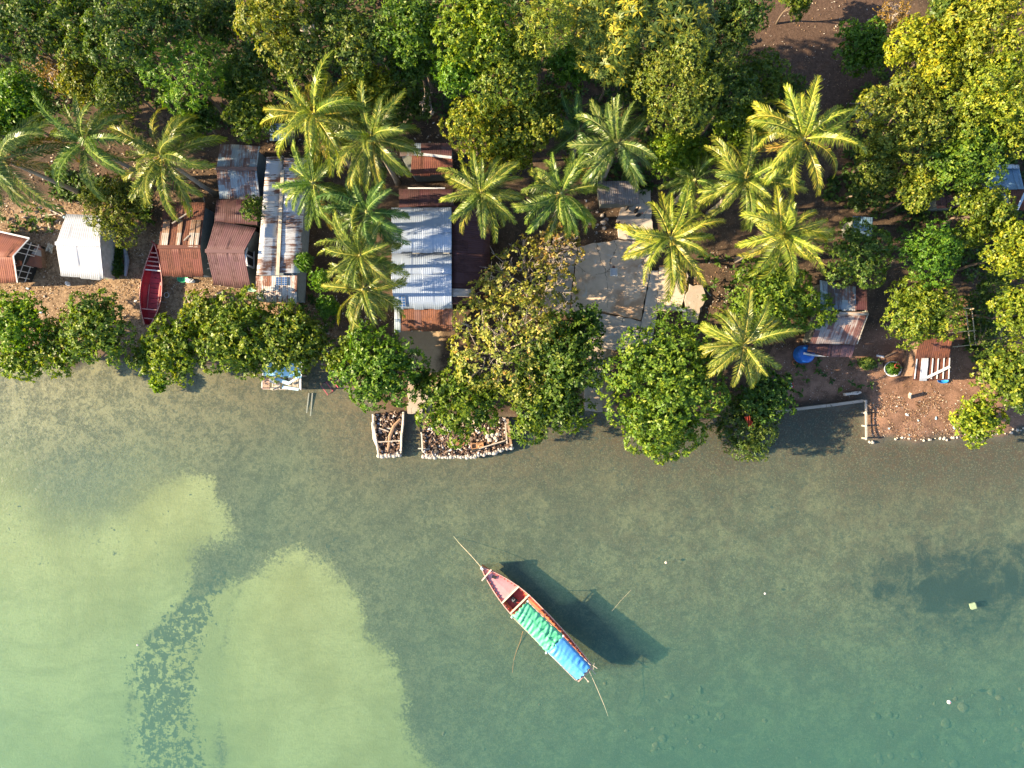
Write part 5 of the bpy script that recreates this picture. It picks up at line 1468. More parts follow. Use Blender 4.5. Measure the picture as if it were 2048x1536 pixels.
slab('concrete_apron', [(1100, 515), (1155, 496), (1144, 572), (1138, 628), (1085, 625)], .97, CB, seed=2)
slab('concrete_lane', [(1240, 378), (1300, 378), (1306, 482), (1237, 478), (1232, 440), (1242, 412)], .99, CB, seed=3, rag=.09)
slab('concrete_strip', [(1302, 540), (1318, 541), (1312, 640), (1302, 690), (1278, 690), (1284, 640)], .93, CB, seed=4)
slab('concrete_panel', [(1319, 535), (1372, 540), (1377, 552), (1362, 622), (1314, 622)], .98, CC, seed=5)
slab('flagstones', [(1377, 570), (1405, 572), (1412, 588), (1406, 612), (1398, 622), (1392, 645), (1370, 640), (1366, 622)], .97, CD, seed=6, rag=.14)
slab('concrete_ramp', [(1180, 624), (1240, 633), (1281, 642), (1277, 692), (1230, 700), (1180, 692), (1165, 650)], .90, CB, seed=7)
slab('footpath', [(1178, 693), (1212, 695), (1207, 740), (1207, 790), (1204, 823), (1168, 822), (1172, 760)], .72, CD, seed=8, rag=.08)
slab('footpath', [(815, 745), (852, 742), (856, 795), (845, 826), (816, 826)], .62, CD, seed=9, rag=.1)
slab('concrete_step', [(1690, 786), (1722, 782), (1724, 787), (1692, 791)], .72, CB, seed=10)
# grey roof at the head of the yard
g = gzp(1243, 390)
o = thing('shed', 'small grey-roofed shed at the head of the concrete yard', 'shed', P(1236, 388, g))
q = px4([(1194, 362), (1275, 362), (1279, 405), (1199, 408)], [g + 2.5, g + 2.5, g + 2.0, g + 2.0])
roof_panel(o, 'roof', q, roof_mat('grey_sheet', (.20, .185, .19), (.16, .12, .11), (.24, .2, .19), .4, .4, .15, .7, .0, .2, 21), .16, .012)
mb = MB(); prism(mb, inset(q, .25), g - .2, [g + 2.25, g + 2.25, g + 1.75, g + 1.75]); mb.build('walls', WALLG, o)

# ------------------------------------------------------------------ hens
def hen(px, py, a_, dark, label, sc=1.0):
    z = 1.03 if px > 1232 else gzp(px, py)
    p = P(px, py, z)
    bm_ = mat('black_feathers', (.025, .022, .022), .6, .3) if dark else mat('white_feathers', (.72, .70, .66), .7, .15)
    o = thing('hen', label, 'hen', p, 'hens pecking on the concrete yard' if dark else None)
    d = Vector((math.cos(a_), math.sin(a_), 0)); up_ = Vector((0, 0, 1)); l_ = Vector((-d.y, d.x, 0))
    mb = MB(); vs, fs = [], []
    # body of rings along the spine: tail tip, tail, rump, back, breast, neck, head, beak
    sec = [(-.34, .30, .012), (-.27, .27, .05), (-.18, .21, .10), (-.04, .19, .135), (.09, .20, .115), (.16, .27, .06), (.20, .33, .05), (.245, .34, .042), (.28, .33, .02), (.31, .32, .006)]
    for (x, z_, r_) in sec:
        for j in range(8):
            an = 2 * math.pi * j / 8
            vs.append(p + (d * x + l_ * (r_ * math.cos(an) * (.5 if x < -.2 else 1)) + up_ * (z_ + r_ * math.sin(an))) * sc)
    for i in range(len(sec) - 1):
        for j in range(8): fs.append((i * 8 + j, i * 8 + (j + 1) % 8, i * 8 + 8 + (j + 1) % 8, i * 8 + 8 + j))
    fs.append(tuple(range(8))); fs.append(tuple(len(sec) * 8 - 8 + j for j in range(8)))
    mb.add(vs, fs); mb.build('body', bm_, o, smooth=True)
    mb = MB(); mb.box(p + (d * .245 + up_ * .39) * sc, .06 * sc, .015 * sc, .05 * sc, a_); mb.build('comb', mat('red_comb', (.5, .03, .02), .6, .2), o)
    for s_ in (-1, 1):
        mb = MB(); b_ = p + (l_ * .05 * s_ + d * .01) * sc
        mb.beam(b_ + up_ * .12 * sc, b_, .014 * sc); mb.beam(b_ + up_ * .006, b_ + d * .05 * sc + up_ * .006, .02 * sc, .012 * sc); mb.build('leg', mat('yellow_leg', (.5, .32, .06), .6, .2), o)
for i, (x, y, a_) in enumerate([(1253, 416, 1.2), (1234, 451, 1.0), (1246, 455, 1.3), (1256, 457, 1.1), (1272, 422, .9), (1277, 431, .4), (1214, 447, 2.2)]):
    hen(x, y, a_, True, ['black hen nearest the grey-roofed shed', 'black hen at the ragged left edge of the concrete lane', 'middle one of three black hens in a row on the lane', 'black hen at the right end of the row of three', 'black hen beside a white scrap on the right of the lane',
        'black hen right by the fronds on the right of the lane', 'black hen on the dark earth left of the lane'][i], 1.15)
STONE = mat('pale_stone', (.36, .31, .27), .85, .25)
WST = mat('white_stone', (.46, .41, .36), .85, .2)
def lump(name, px, py, h, rx, ry, rz, material, label, cat, group=None, rot=0.0, zabs=None):
    p = P(px, py, zabs) if zabs is not None else G(px, py)
    mb = MB().blob(p + Vector((0, 0, h)), rx, ry, rz, 9, 6, .14, rot)
    return tag(mb.build(name, material, org=p), label, cat, group)
for (x, y, r_) in ((1204, 431, .2), (1220, 414, .16), (1194, 424, .13), (1181, 447, .2), (1212, 440, .24), (1207, 445, .26), (1172, 437, .16), (1183, 438, .16), (1195, 450, .13), (1208, 456, .2)):
    lump('stone', x, y, .06, r_, r_ * .8, .12, STONE, 'pale stone lying on the dark earth left of the concrete lane', 'stone', 'pale stones on the dark earth by the yard', x * .7)
# things on the yard
o = thing('basin', 'white square basin on the concrete yard', 'basin', P(1227, 545, 1.03))
mb = MB(); p = P(1227, 545, 1.03)
for (dx, dy, sx, sy) in ((-.26, 0, .06, .62), (.26, 0, .06, .62), (0, -.28, .46, .06), (0, .28, .46, .06)): mb.box(p + Vector((dx, dy, .12)), sx, sy, .24)
mb.box(p + Vector((0, 0, .03)), .5, .52, .06); mb.build('tub', WHITE, o)
mb = MB(); mb.lathe(p + Vector((0, .42, 0)), [(.1, 0), (.12, .14), (.03, .15)], 10); tag(mb.build('bowl', mat('dark_bowl', (.12, .06, .05), .6, .2), org=p + Vector((0, .42, 0))), 'dark little bowl beside the white square basin', 'bowl')
lone('board', 'white board at the corner of the pale concrete panel', 'board', WHITE, P(1359, 619, 1.06), P(1372, 620, 1.06), .22, .05)
lone('stick', 'thin dark stick lying on the earth right of the flagstones', 'stick', GREYW, G(1408, 576, .08), G(1422, 592, .06), .06, .06)

# ------------------------------------------------------------------ rubble pens standing in the water
DRIFT = [wood('driftwood_a', (.42, .36, .30)), wood('driftwood_b', (.30, .19, .12)), wood('driftwood_c', (.55, .49, .42))]
def rubble(name, poly, n, z0, parent, seed):
    rg = np.random.default_rng(seed)
    pp = scatter(poly, n, rg); Vq = []; T_ = []
    for x, y in pp:
        c = np.array(P(x, y, z0 + rg.uniform(.0, .16))); s_ = rg.uniform(.05, .17)
        ax_ = norm(rg.normal(size=(3, 3))); u_, v_ = ax_[0] * s_, np.cross(ax_[0], ax_[1]); v_ = v_ / (np.linalg.norm(v_) + 1e-6) * s_ * rg.uniform(.35, .9)
        w_ = np.cross(u_, v_); w_ = w_ / (np.linalg.norm(w_) + 1e-6) * s_ * .35
        tv = rg.random()
        for (a_, b_, c_) in ((u_, v_, w_), (u_, v_, -w_), (u_, w_, v_), (u_, w_, -v_), (v_, w_, u_), (v_, w_, -u_)):
            Vq.append([c + c_ - a_ - b_, c + c_ + a_ - b_, c + c_ + a_ + b_, c + c_ - a_ + b_]); T_.append(tv)
    me_ = quads_mesh(name, np.array(Vq) - np.array(ORG[parent.name])[None, None], RUBBLE, np.array(T_))
    ob = bpy.data.objects.new(name, me_); COL.objects.link(ob); ob.parent = parent; ob['kind'] = 'stuff'
RUBBLE = leaf_mat('rubble_bits', [(0, (.035, .03, .028)), (.4, (.11, .065, .045)), (.65, (.24, .15, .10)), (.85, (.40, .31, .25)), (.96, (.6, .55, .5)), (1, (.4, .45, .55))], .8, (.3, .3, .3), .0)
FILL = mat('pen_fill_earth', (.11, .075, .055), .95, .4, 5)
def pen(label, poly, z):
    c = np.mean(poly, 0); o = thing('rubble_pen', label, 'rubble pen', P(c[0], c[1], 0))
    q = [P(x, y, z) for x, y in poly]; n = len(q)
    mb = MB(); mb.add(q + [Vector((p.x, p.y, -.9)) for p in q], [tuple(range(n - 1, -1, -1))] + [(i, (i + 1) % n, n + (i + 1) % n, n + i) for i in range(n)]); mb.build('fill', FILL, o)
    return o
sp_ = [(750, 826), (806, 824), (803, 870), (801, 908), (758, 909), (752, 870)]
o = pen('small narrow rubble pen between driftwood rails in the water', sp_, .28)
rubble('rubble', sp_, 420, .28, o, 3)
for pts in ([(746, 828), (747, 850), (751, 872), (757, 908)], [(748, 842), (745, 846), (748, 878), (753, 890)], [(807, 824), (806, 848), (803, 872), (802, 906)]):
    mb = MB().tube([P(x, y, .62 + random.uniform(-.08, .08)) for x, y in pts], [.09, .1, .1, .08], 6); mb.build('rail', DRIFT[2], o)
for a_, b_ in (((757, 884), (802, 881)), ((758, 856), (777, 863))): mb = MB().beam(P(*a_, .66), P(*b_, .62), .1); mb.build('cross_pole', DRIFT[0], o)
mb = MB()
for (x, y) in ((748, 832), (752, 868), (757, 906), (806, 828), (803, 868), (801, 904)): mb.beam(P(x, y, .8), Vector((P(x, y, 0).x, P(x, y, 0).y, -.9)), .1)
mb.build('posts', DRIFT[0], o)
mb = MB().tube([P(801, 838, .5), P(788, 852, .55), P(780, 872, .5), P(778, 890, .45), P(775, 904, .42)], [.11, .15, .16, .13, .09], 7); tag(mb.build('log', DRIFT[1], org=P(785, 870, .4)), 'brown bent log lying in the small rubble pen', 'log')
lp = [(846, 838), (1016, 836), (1022, 892), (985, 903), (950, 909), (900, 911), (846, 909)]
o = pen('large rubble pen fronted by a curved row of pale bags', lp, .34)
rubble('rubble', lp, 1500, .34, o, 4)
mb = MB().beam(P(1015, 838, .75), P(1022, 891, .7), .2, .1); mb.build('rail', DRIFT[1], o)
mb = MB().beam(P(1010, 840, .7), P(1014, 888, .66), .12, .1); mb.build('rail', DRIFT[0], o)
mb = MB()
for (x, y) in ((842, 866), (844, 900), (1021, 858), (1023, 890)): mb.beam(P(x, y, .9), Vector((P(x, y, 0).x, P(x, y, 0).y, -.9)), .12)
mb.beam(P(843, 866, .8), P(845, 903, .75), .11); mb.beam(P(836, 897, .75), P(848, 897, .75), .08); mb.build('posts', DRIFT[2], o)
def bag_row(pts, step, group, label, z=.26, size=(.15, .24), matl=None, nm='sandbag', cat='sandbag', jit=.06):
    rg = random.Random(len(group) + int(pts[0][0])); d_ = 0; k = 0
    for (x0, y0), (x1, y1) in zip(pts[:-1], pts[1:]):
        L_ = math.hypot(x1 - x0, y1 - y0); n = max(1, round(L_ / step))
        for i in range(n):
            f = (i + .5) / n
            p = P(x0 + (x1 - x0) * f, y0 + (y1 - y0) * f, z)
            rx = rg.uniform(*size)
            mb = MB().blob(p + Vector((rg.uniform(-jit, jit), rg.uniform(-jit, jit), 0)), rx, rx * rg.uniform(.6, 1.2), rx * .5 + .06, 8, 5, .2, rg.random() * 3)
            tag(mb.build(nm, matl or WST, org=p, smooth=True), label, cat, group)
bag_row([(757, 911), (802, 909)], 5.2, 'pale bags along the front of the small rubble pen', 'pale bag in the front row of the small rubble pen')
bag_row([(846, 912), (900, 914), (950, 912), (985, 905), (1025, 893)], 5.2, 'pale bags along the front of the large rubble pen', 'pale bag in the curved front row of the large rubble pen', .36)
mb = MB(); mb.lathe(P(921, 886, .5), [(.30, 0), (.34, .1), (.33, .14), (.05, .16)], 12, 1.1, .85); tag(mb.build('pan_lid', mat('rust_brown_lid', (.24, .085, .05), .7, .3), org=P(921, 886, .5)), 'rust-brown round lid lying in the large rubble pen', 'lid')
mb = MB(); c = P(955, 891, .55); 
mb.box(c, 1.0, .42, .05, .12); mb.box(c + Vector((0, .2, .1)), 1.0, .04, .2, .12); mb.box(c + Vector((0, -.2, .1)), 1.0, .04, .2, .12); mb.box(c + Vector((.48, .05, .1)), .04, .4, .2, .12); mb.box(c + Vector((-.48, -.05, .1)), .04, .4, .2, .12)
tag(mb.build('wooden_box', wood('orange_plank', (.45, .24, .12)), org=c), 'open orange-brown wooden box in the large rubble pen', 'box')
mb = MB().tube([P(943, 903, .55), P(975, 893, .6), P(1012, 883, .62)], .07, 7); tag(mb.build('pipe', mat('black_pipe', (.03, .03, .03), .5, .2), org=P(975, 893, .5)), 'black pipe lying behind the pale bags of the large pen', 'pipe')
lone('pole', 'weathered pole slanting across the right of the large rubble pen', 'pole', DRIFT[0], P(958, 897, .7), P(1010, 881, .75), .09, .09)
mb = MB().blob(P(900, 858, .6), .3, .2, .16, 9, 6, .2, .9); tag(mb.build('plastic_bag', WHITE, org=P(900, 858, .5)), 'white plastic bag among leaves at the large rubble pen', 'bag')
for (x, y) in ((975, 873), (985, 870), (992, 877), (980, 880), (996, 868)): lump('stone', x, y, .12, .26, .2, .16, WST, 'white stone in the right corner of the large rubble pen', 'stone', 'white stones in the large rubble pen', x, .36)

# ------------------------------------------------------------------ right-hand shore: wall, fence, stones
o = thing('sea_wall', 'low concrete wall running to the fence corner on the right shore', 'wall', P(1640, 812, .2))
mb = MB()
wl = [(1540, 824), (1600, 815), (1660, 808), (1727, 799)]
vs = []
for (x, y) in wl:
    for dy in (0, 5.5):
        for z in (.62, -.7): vs.append(P(x, y + dy, .62) if z > 0 else Vector((P(x, y + dy, .62).x, P(x, y + dy, .62).y, z)))
fs = []
for i in range(3):
    a_ = i * 4; b_ = a_ + 4
    fs += [(a_, b_, b_ + 2, a_ + 2), (a_ + 2, b_ + 2, b_ + 3, a_ + 3), (a_, a_ + 1, b_ + 1, b_), (a_ + 1, a_ + 3, b_ + 3, b_ + 1)]
fs += [(0, 2, 3, 1), (12, 13, 15, 14)]
mb.add(vs, fs).build('wall_body', CD, o)
o = thing('fence', 'short white pole fence running down to the water', 'fence', P(1732, 838, .2))
for (x, y) in ((1731, 802), (1732, 826), (1732, 852), (1732, 877)):
    mb = MB().beam(P(x, y, 1.0), Vector((P(x, y, .5).x, P(x, y, .5).y, -.3)), .13); mb.build('post', WST, o)
mb = MB().beam(P(1731, 800, .85), P(1732, 880, .8), .09); mb.build('rail', PALEW, o)
mb = MB().beam(P(1733, 800, .5), P(1734, 878, .45), .08); mb.build('rail', GREYW, o)
bag_row([(1738, 882), (1748, 884)], 6, 'white stones edging the water on the right shore', 'white stone in the row edging the right shore', .12, (.10, .17), WST, 'stone', 'stone')
bag_row([(1784, 881), (1800, 877), (1830, 878), (1860, 879), (1885, 876), (1912, 878), (1960, 874), (1995, 868), (2015, 863), (2050, 859)], 7.5, 'white stones edging the water on the right shore', 'white stone in the row edging the right shore', .08, (.05, .15), WST, 'stone', 'stone', .14)
lone('post', 'short wooden post standing on the red earth clearing', 'post', PALEW, G(1820, 796, -.2), G(1820, 788, .9), .2, .2)
# pole frame
o = thing('bamboo_rack', 'rectangular rack of thin bamboo poles on the red earth', 'rack', G(1927, 655))
gq = gzp(1927, 655)
for a_, b_ in (((1905, 694), (1951, 689)), ((1903, 665), (1951, 661)), ((1900, 616), (1948, 617)), ((1932, 622), (1940, 690)), ((1944, 622), (1951, 690))):
    mb = MB().beam(P(*a_, gq + 1.0 + .04 * (a_[0] % 3)), P(*b_, gq + 1.0 + .05 * (b_[0] % 2)), .065); mb.build('pole', BAMBOO, o)
for (x, y) in ((1906, 693), (1950, 689), (1903, 617), (1947, 618), (1950, 661), (1905, 665)):
    p = P(x, y, gq + 1.05); mb = MB().beam(p, (p.x, p.y, gq - .2), .07); mb.build('post', BAMBOO, o)

# blue water tank with pipe
p = P(1602, 709, gzp(1602, 709)); g = p.z
o = thing('water_tank', 'big round blue water tank beside the slanting rusty roof', 'water tank', p)
mb = MB(); pr_ = [(.66, 0), (.70, .1)]
for i in range(5): pr_ += [(.70, .15 + i * .2), (.735, .2 + i * .2), (.735, .27 + i * .2), (.70, .31 + i * .2)]
pr_ += [(.69, 1.2), (.6, 1.3), (.35, 1.38), (.25, 1.39)]
mb.lathe(p, pr_, 32); mb.build('tank_body', mat('blue_plastic', (.012, .13, .52), .35, .2, 1.2, spec=.5), o, smooth=True)
mb = MB(); mb.lathe(p + Vector((.1, .0, 0)), [(.22, 1.37), (.22, 1.46), (.13, 1.47)], 16); mb.build('lid', mat('dark_blue_plastic', (.01, .05, .2), .4, .2), o, smooth=True)
mb = MB().tube([P(1607, 707, g + 1.55), P(1632, 710.5, g + 1.75), P(1659, 711.5, g + 1.95)], .085, 8); tag(mb.build('pipe', WHITE, org=P(1632, 710, g + 1.7)), 'white downpipe feeding the big round blue tank', 'pipe')
mb = MB(); c = G(1589, 725)
mb.tube([c + Vector((.2 * math.cos(a_), .17 * math.sin(a_), .08)) for a_ in [i * .45 for i in range(15)]], .055, 6); tag(mb.build('ring', mat('orange_clay', (.42, .17, .08), .8, .25), org=c), 'orange clay ring on the ground by the blue tank', 'ring')
# blue basin
c = G(1883, 761); o = thing('basin', 'oval blue basin in front of the small rusty hut', 'basin', c)
mb = MB(); mb.lathe(c, [(.34, 0), (.46, .22), (.48, .24), (.44, .23), (.33, .05), (.05, .04)], 22, 1.0, .5); mb.build('tub', mat('bright_blue_plastic', (.03, .25, .62), .4, .15), o, smooth=True)
# plant pot
c = G(1782, 738); o = thing('planter', 'round white planter full of green leaves with a red pot rim', 'planter', c)
mb = MB(); mb.lathe(c, [(.5, 0), (.64, .3), (.68, .33), (.6, .33), (.55, .25), (.05, .25)], 20, 1.1, .95); mb.build('pot', WHITE, o, smooth=True)
rg = np.random.default_rng(9); dd_ = norm(rg.normal(size=(160, 3))); dd_[:, 2] = np.abs(dd_[:, 2])
V, tint = rosettes(rg, dd_ * np.array([.62, .5, .45]) * rg.uniform(.6, 1, (160, 1)) + np.array([0, .05, .3]), dd_, 6, .2, .1)
ob = bpy.data.objects.new('plant', quads_mesh('plant', V, LEAF, tint)); COL.objects.link(ob); ob.parent = o; ob.color = (.8, 1.2, .6, 1)
mb = MB(); mb.tube([c + Vector((.15 + .2 * math.cos(a_), .25 + .16 * math.sin(a_), .72)) for a_ in [i * .5 for i in range(11)]], .05, 6); mb.build('pot_rim', mat('red_clay', (.5, .1, .05), .7, .2), o)
# grey-green tuft
c = G(1733, 727); o = thing('bush', 'small grey-green tuft left of the white planter', 'bush', c)
dd_ = norm(rg.normal(size=(220, 3))); dd_[:, 2] = np.abs(dd_[:, 2])
V, tint = rosettes(rg, dd_ * np.array([.55, .42, .4]) + np.array([0, 0, .12]), dd_, 6, .22, .045, lift=(.4, 1.3))
ob = bpy.data.objects.new('leaves', quads_mesh('leaves', V, LEAF, tint)); COL.objects.link(ob); ob.parent = o; ob.color = (1.1, 1.15, 1.2, 1)
mb = MB()
for i in range(7): mb.beam(c, c + Vector((random.uniform(-.3, .3), random.uniform(-.3, .3), .4)), .03)
mb.build('stems', BARK, o)
# crate, tub, buckets, boards by the hut
c = G(1757, 731); mb = MB()
for i in range(4): mb.box(c + Vector((-.15 + i * .1, 0, .3)), .08, .5, .03)
for s_ in (-1, 1): mb.box(c + Vector((.19 * s_, 0, .15)), .03, .5, .28); mb.box(c + Vector((0, .24 * s_, .15)), .38, .03, .28)
tag(mb.build('crate', BROWNW, org=c), 'small brown slatted crate left of the white planter', 'crate')
c = G(1823, 703); o = thing('tub', 'square grey tub against the small rusty hut', 'tub', c)
mb = MB()
for (dx, dy, sx, sy) in ((-.36, 0, .06, .7), (.36, 0, .06, .7), (0, -.32, .66, .06), (0, .32, .66, .06)): mb.box(c + Vector((dx, dy, .3)), sx, sy, .6)
mb.box(c + Vector((0, 0, .5)), .68, .6, .04); mb.build('tub_body', mat('grey_zinc', (.38, .40, .42), .6, .2), o)
mb = MB().tube([c + Vector((-.5 + .16 * math.cos(a_), -.05 + .42 * math.sin(a_), .06)) for a_ in [i * .5 for i in range(13)]], .03, 5); tag(mb.build('hose', mat('tan_hose', (.42, .25, .14), .6, .2), org=c + Vector((-.5, 0, 0))), 'tan hose loop hanging beside the square grey tub', 'hose')
for (x, y, cl, nm_, lb) in ((1820, 719, (.03, .12, .5), 'blue', 'blue bucket below the square grey tub'), (1817, 731, (.55, .07, .12), 'pink', 'pink-red bucket below the blue bucket')):
    c = G(x, y); mb = MB().lathe(c, [(.14, 0), (.2, .34), (.215, .36), (.185, .34), (.13, .05), (.03, .04)], 16)
    o = tag(mb.build('bucket', mat(nm_ + '_bucket_plastic', cl, .45, .15), org=c, smooth=True), lb, 'bucket')
lone('board', 'pale board lying by the planter', 'board', WHITE, G(1753, 711, .1), G(1768, 714, .1), .16, .05)
lone('branch', 'dark branch lying above the white planter', 'branch', BARK, G(1768, 714, .12), G(1790, 704, .15), .09, .09)
# white jug on brown box
c = G(1964, 757); mb = MB().box(c + Vector((0, 0, .2)), .75, .6, .4, .3).box(c + Vector((0, 0, .42)), .82, .66, .04, .3); tag(mb.build('box', wood('pinkish_box', (.42, .24, .18)), org=c), 'brown box with a white jug on it by the right shore trees', 'box')
mb = MB().lathe(c + Vector((.02, .1, .44)), [(.13, 0), (.15, .2), (.06, .32), (.07, .36)], 12); tag(mb.build('jug', WHITE, org=c + Vector((.02, .1, .44)), smooth=True), 'white jug standing on the brown box by the right shore trees', 'jug')
# red stool
c = G(1577, 770); o = thing('stool', 'red stool with a white seat beside the dark green shore bush', 'stool', c)
mb = MB(); mb.box(c + Vector((0, 0, .42)), .3, .4, .04, .2); mb.build('seat', WHITE, o)
for sx in (-1, 1):
    for sy in (-1, 1): mb = MB().beam(c + Vector((sx * .2, sy * .24, 0)), c + Vector((sx * .17, sy * .21, .46)), .06); mb.build('leg', mat('red_plastic', (.42, .04, .04), .5, .2), o)
mb = MB(); mb.box(c + Vector((-.2, 0, .44)), .08, .5, .05, .2); mb.box(c + Vector((.2, 0, .44)), .08, .5, .05, .2); mb.build('edge_rails', mat('red_plastic', (.42, .04, .04)), o)
# red cloth on the bush
rg = np.random.default_rng(2); vs, fs = [], []
for i in range(9):
    for j in range(13):
        vs.append(P(1489 + i * 1.3 + j * .75, 834 + j * 1.8 - i * .35, 4.15 + .12 * math.sin(i * 1.7 + j) + .1 * rg.random()))
for i in range(8):
    for j in range(12): fs.append((i * 13 + j, i * 13 + j + 1, i * 13 + j + 14, i * 13 + j + 13))
k = len(vs); vs += [v - Vector((0, 0, .02)) for v in vs]; fs += [tuple(k + a_ for a_ in f[::-1]) for f in fs]
mb = MB().add(vs, fs); tag(mb.build('cloth', mat('orange_red_cloth', (.50, .095, .05), .8, .2), org=P(1494, 845, 4)), 'orange-red cloth caught on top of the dark shore bush', 'cloth')
for i in range(3): lone('log', 'brown log beside the dark shore bush with the red cloth', 'log', DRIFT[1], G(1446 + i * 2, 812 + i * 5, .4), G(1492 + i * 3, 817 + i * 4, .4), .2, .2, 'brown logs under the dark shore bush')

# ------------------------------------------------------------------ small things on the left shore
GRN = mat('green_plastic', (.05, .42, .22), .45, .2)
mb = MB().lathe(G(367, 558), [(.3, 0), (.42, .16), (.44, .18), (.38, .17), (.28, .04), (.04, .04)], 18, 1.1, .7); tag(mb.build('basin', GRN, org=G(367, 558), smooth=True), 'green basin under the eave of the rust-brown shack', 'basin')
mb = MB().lathe(G(506, 578), [(.28, 0), (.40, .16), (.42, .18), (.36, .17), (.26, .04), (.04, .04)], 18, 1.2, .6); tag(mb.build('basin', mat('mint_plastic', (.35, .62, .52), .5, .15), org=G(506, 578), smooth=True), 'mint green basin between the maroon and whitewashed shacks', 'basin')
mb = MB().blob(G(381, 562, .15), .4, .2, .16, 10, 6, .22); tag(mb.build('plastic_bag', WHITE, org=G(381, 562)), 'white plastic bag beside the green basin', 'bag')
mb = MB().blob(G(136, 568, .12), .28, .16, .14, 9, 6, .2, -.6); tag(mb.build('plastic_bag', mat('grey_white_plastic', (.6, .58, .57), .6, .15), org=G(136, 568)), 'grey-white bag lying below the white shed', 'bag')
c = G(104, 498); mb = MB()
for i in range(9): mb.tube([c + Vector((random.uniform(-.35, .35), random.uniform(-.45, .45), .1 + .05 * i)) for _ in range(4)], .035, 4)
tag(mb.build('net', mat('pale_netting', (.5, .5, .46), .8, .2), org=c), 'pale bundle of netting left of the white shed', 'net')
mb = MB().tube([G(250, 498, .35), G(254, 520, .45), G(251, 552, .2)], [.14, .2, .12], 7); tag(mb.build('sheet_roll', mat('grey_blue_cloth', (.22, .25, .3), .7, .3), org=G(252, 525)), 'grey rolled sheet standing right of the white shed', 'roll')
rr = random.Random(31)
for (x, y, dx, dy) in ((372, 592, 14, 26), (384, 600, -2, 20), (395, 610, 30, 2), (404, 598, 28, 6), (388, 616, 24, -8), (430, 590, 14, -6), (620, 640, 20, 12), (640, 655, 24, -10), (628, 672, 30, 6), (650, 690, -18, 14), (100, 420, 24, 12), (112, 408, 14, 22), (85, 432, 28, -4), (96, 446, 6, 20), (505, 572, 12, 6)):
    grp_ = ('weathered sticks near the beached boat', 'weathered stick lying between the red boat and the maroon shack') if 300 < x < 480 or x == 505 else (('dead sticks under the lowest palm', 'dead stick in the brush heap below the palm cluster') if x > 600 else ('dry sticks above the white shed', 'dry stick in the leaf litter above the white shed'))
    lone('stick', grp_[1], 'stick', PALEW, G(x, y, .1), G(x + dx, y + dy, .12), .09, .08, grp_[0])
mb = MB().tube([G(348 + 5 * math.cos(a_) - 15, 590 + 5 * math.sin(a_), .06) for a_ in [i * .5 for i in range(14)]], .03, 5); tag(mb.build('rope', WHITE, org=G(333, 590)), 'small coil of white rope right of the beached red boat', 'rope')
for i in range(46):
    z_ = rr.choice([(0, 320, 575, 640), (330, 620, 585, 640), (20, 130, 400, 470), (610, 690, 600, 720), (1740, 1930, 800, 870), (1160, 1230, 400, 470)])
    x, y = rr.uniform(z_[0], z_[1]), rr.uniform(z_[2], z_[3])
    lb = {0: 'scrap of pale litter on the leafy ground left of the red boat', 330: 'scrap of pale litter in front of the middle shacks', 20: 'scrap of pale litter in the leaves above the red shack', 610: 'scrap of pale litter in the dark brush heap', 1740: 'scrap of pale litter on the red earth clearing', 1160: 'scrap of pale litter on the dark earth by the yard'}[z_[0]]
    c = G(x, y, .05)
    mb = MB().blob(c, rr.uniform(.06, .17), rr.uniform(.05, .12), .05, 6, 4, .3, rr.random() * 3); tag(mb.build('litter_scrap', rr.choice([WHITE, STONE, WST, PB]), org=c), lb, 'litter', 'scraps ' + lb[9:])
# ------------------------------------------------------------------ in the water
a0, a1 = P(684, 754, .15), P(634, 792, -.35)
dx_ = (a1 - a0); L_ = dx_.length; dx_.normalize(); lt_ = Vector((-dx_.y, dx_.x, 0)).normalized()
vs, fs = [], []
for i in range(15):
    f = i / 14; w_ = .5 * math.sin(min(1, f * 1.5) * math.pi / 2) + .02
    for lay in (0, 1):
        for (a_, z_) in prof: vs.append(a0 + dx_ * (L_ * f) + lt_ * (a_ * max(.01, w_ - lay * .05)) + Vector((0, 0, z_ * (.42 - lay * .05))))
for i in range(14):
    for lay in (0, 1):
        for j in range(npf - 1):
            a_ = i * 2 * npf + lay * npf + j; b_ = a_ + 2 * npf; fs.append((a_, a_ + 1, b_ + 1, b_))
o = thing('sunken_boat', 'half-sunken faded red boat left of the small rubble pen', 'boat', a0)
MB().add(vs, fs).build('hull', mat('faded_crimson_paint', (.50, .09, .12), .6, .3), o)
for s_ in (.3, .5, .7): mb = MB().beam(a0 + dx_ * (L_ * s_) + lt_ * .5, a0 + dx_ * (L_ * s_) - lt_ * .5, .07, .05); mb.build('thwart', mat('faded_crimson_paint', (.5, .09, .12)), o)
for i, (a_, b_) in enumerate((((618, 786), (613, 830)), ((625, 786), (621, 836)))): lone('pole', 'grey pole lying under the shallow water right of the stilt hut', 'pole', GREYW, P(*a_, -.12), P(*b_, -.4), .1, .1, 'grey sunken poles by the stilt hut')
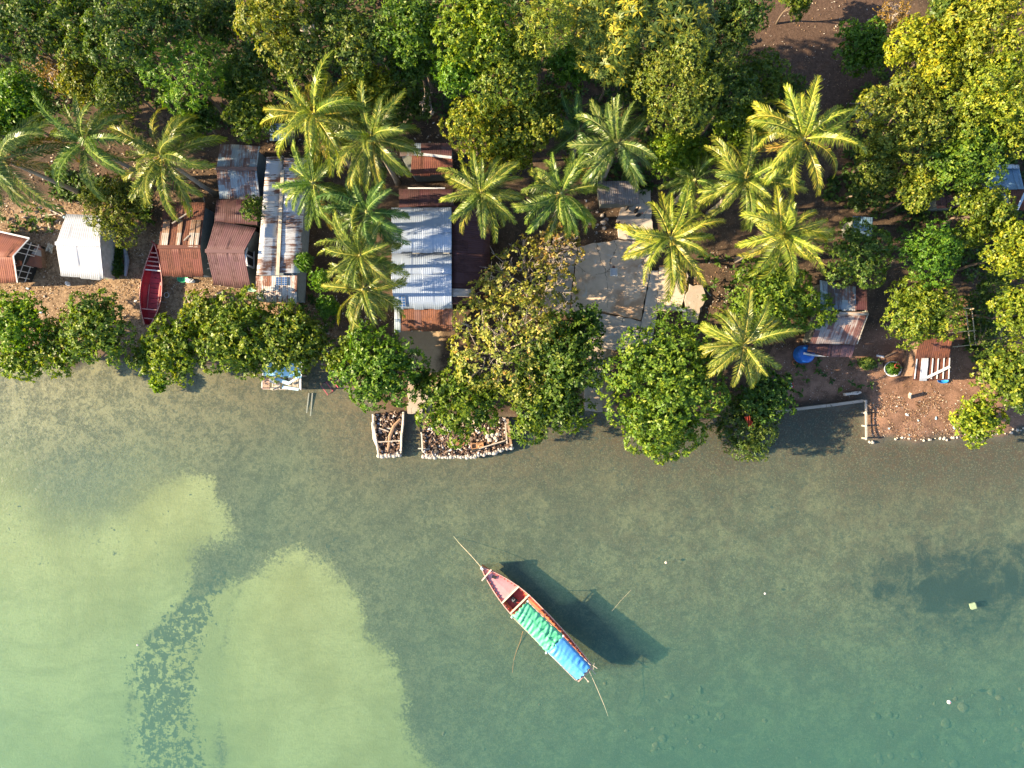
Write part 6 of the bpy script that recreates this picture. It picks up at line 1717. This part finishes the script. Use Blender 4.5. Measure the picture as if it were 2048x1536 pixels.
def buoy(px, py, r_, material, label):
    c = P(px, py, .05); o = thing('buoy', label, 'buoy', c)
    mb = MB().lathe(c, [(r_ * .2, -r_ * .8), (r_ * .8, -r_ * .5), (r_, 0), (r_ * .8, r_ * .55), (r_ * .25, r_ * .85)], 12); mb.build('float_body', material, o, smooth=True)
    mb = MB().lathe(c + Vector((0, 0, r_ * .8)), [(r_ * .22, 0), (r_ * .22, r_ * .3), (r_ * .1, r_ * .34)], 8); mb.build('cap', mat('red_cap', (.5, .06, .04), .5, .2), o)
buoy(1898, 1404, .17, WHITE, 'bright white buoy floating alone in the lower right water')
buoy(1332, 1125, .11, mat('cream_float', (.75, .62, .5), .5, .15), 'small cream float up and right of the anchored boat')
buoy(1530, 1187, .09, WHITE, 'tiny white float midway along the right-hand water')
buoy(275, 1290, .08, WHITE, 'tiny white float over the left sand bank by the weed channel')
mb = MB().box(P(1946, 1212, -.35), .42, .44, .3, .3).box(P(1946, 1212, -.19), .46, .48, .03, .3); tag(mb.build('crate', mat('yellowed_foam', (.42, .46, .28), .7, .15), org=P(1946, 1212, -.4)), 'square yellowish foam block sunk over the dark weed patch', 'foam block')
# coral heads and stones on the sea bed
rg = np.random.default_rng(12); mb = MB(); random.seed(5)
for (x0, x1, y0, y1, n, r0, r1) in ((1300, 1450, 1365, 1510, 34, .1, .5), (1740, 2060, 1370, 1545, 60, .1, .55), (1500, 1760, 1440, 1545, 16, .1, .3), (1200, 1420, 1330, 1520, 12, .08, .28), (2000, 2400, 1300, 1600, 20, .2, .5), (870, 1200, 1380, 1540, 8, .08, .25)):
    for i in range(n):
        x, y = rg.uniform(x0, x1), rg.uniform(y0, y1)
        z = gzp(x, y)
        p = P(x, y, z); p.z = gz(p.x, p.y); r_ = rg.uniform(r0, r1) * rg.uniform(.5, 1)
        mb.blob(p, r_, r_ * rg.uniform(.4, 1.3), r_ * .28, 9, 6, .3, rg.random() * 3)
m, nt, b, out = new_mat('coral_head'); t = NT(nt)
co = t.n('ShaderNodeTexCoord').outputs['Object']
t.link(t.mix(t.ramp(t.noise(co, .6, 3), .35, .65), t.mix(t.ramp(t.noise(co, 5, 4), .4, .6), (.07, .075, .05), (.12, .12, .075)), t.mix(t.ramp(t.noise(co, 6, 4), .4, .6), (.13, .095, .06), (.21, .145, .095))), b.inputs['Base Color']); b.inputs['Roughness'].default_value = .9
tag(mb.build('coral_heads', m, smooth=True), 'rounded coral heads and stones on the sea bed', 'coral', kind='stuff')
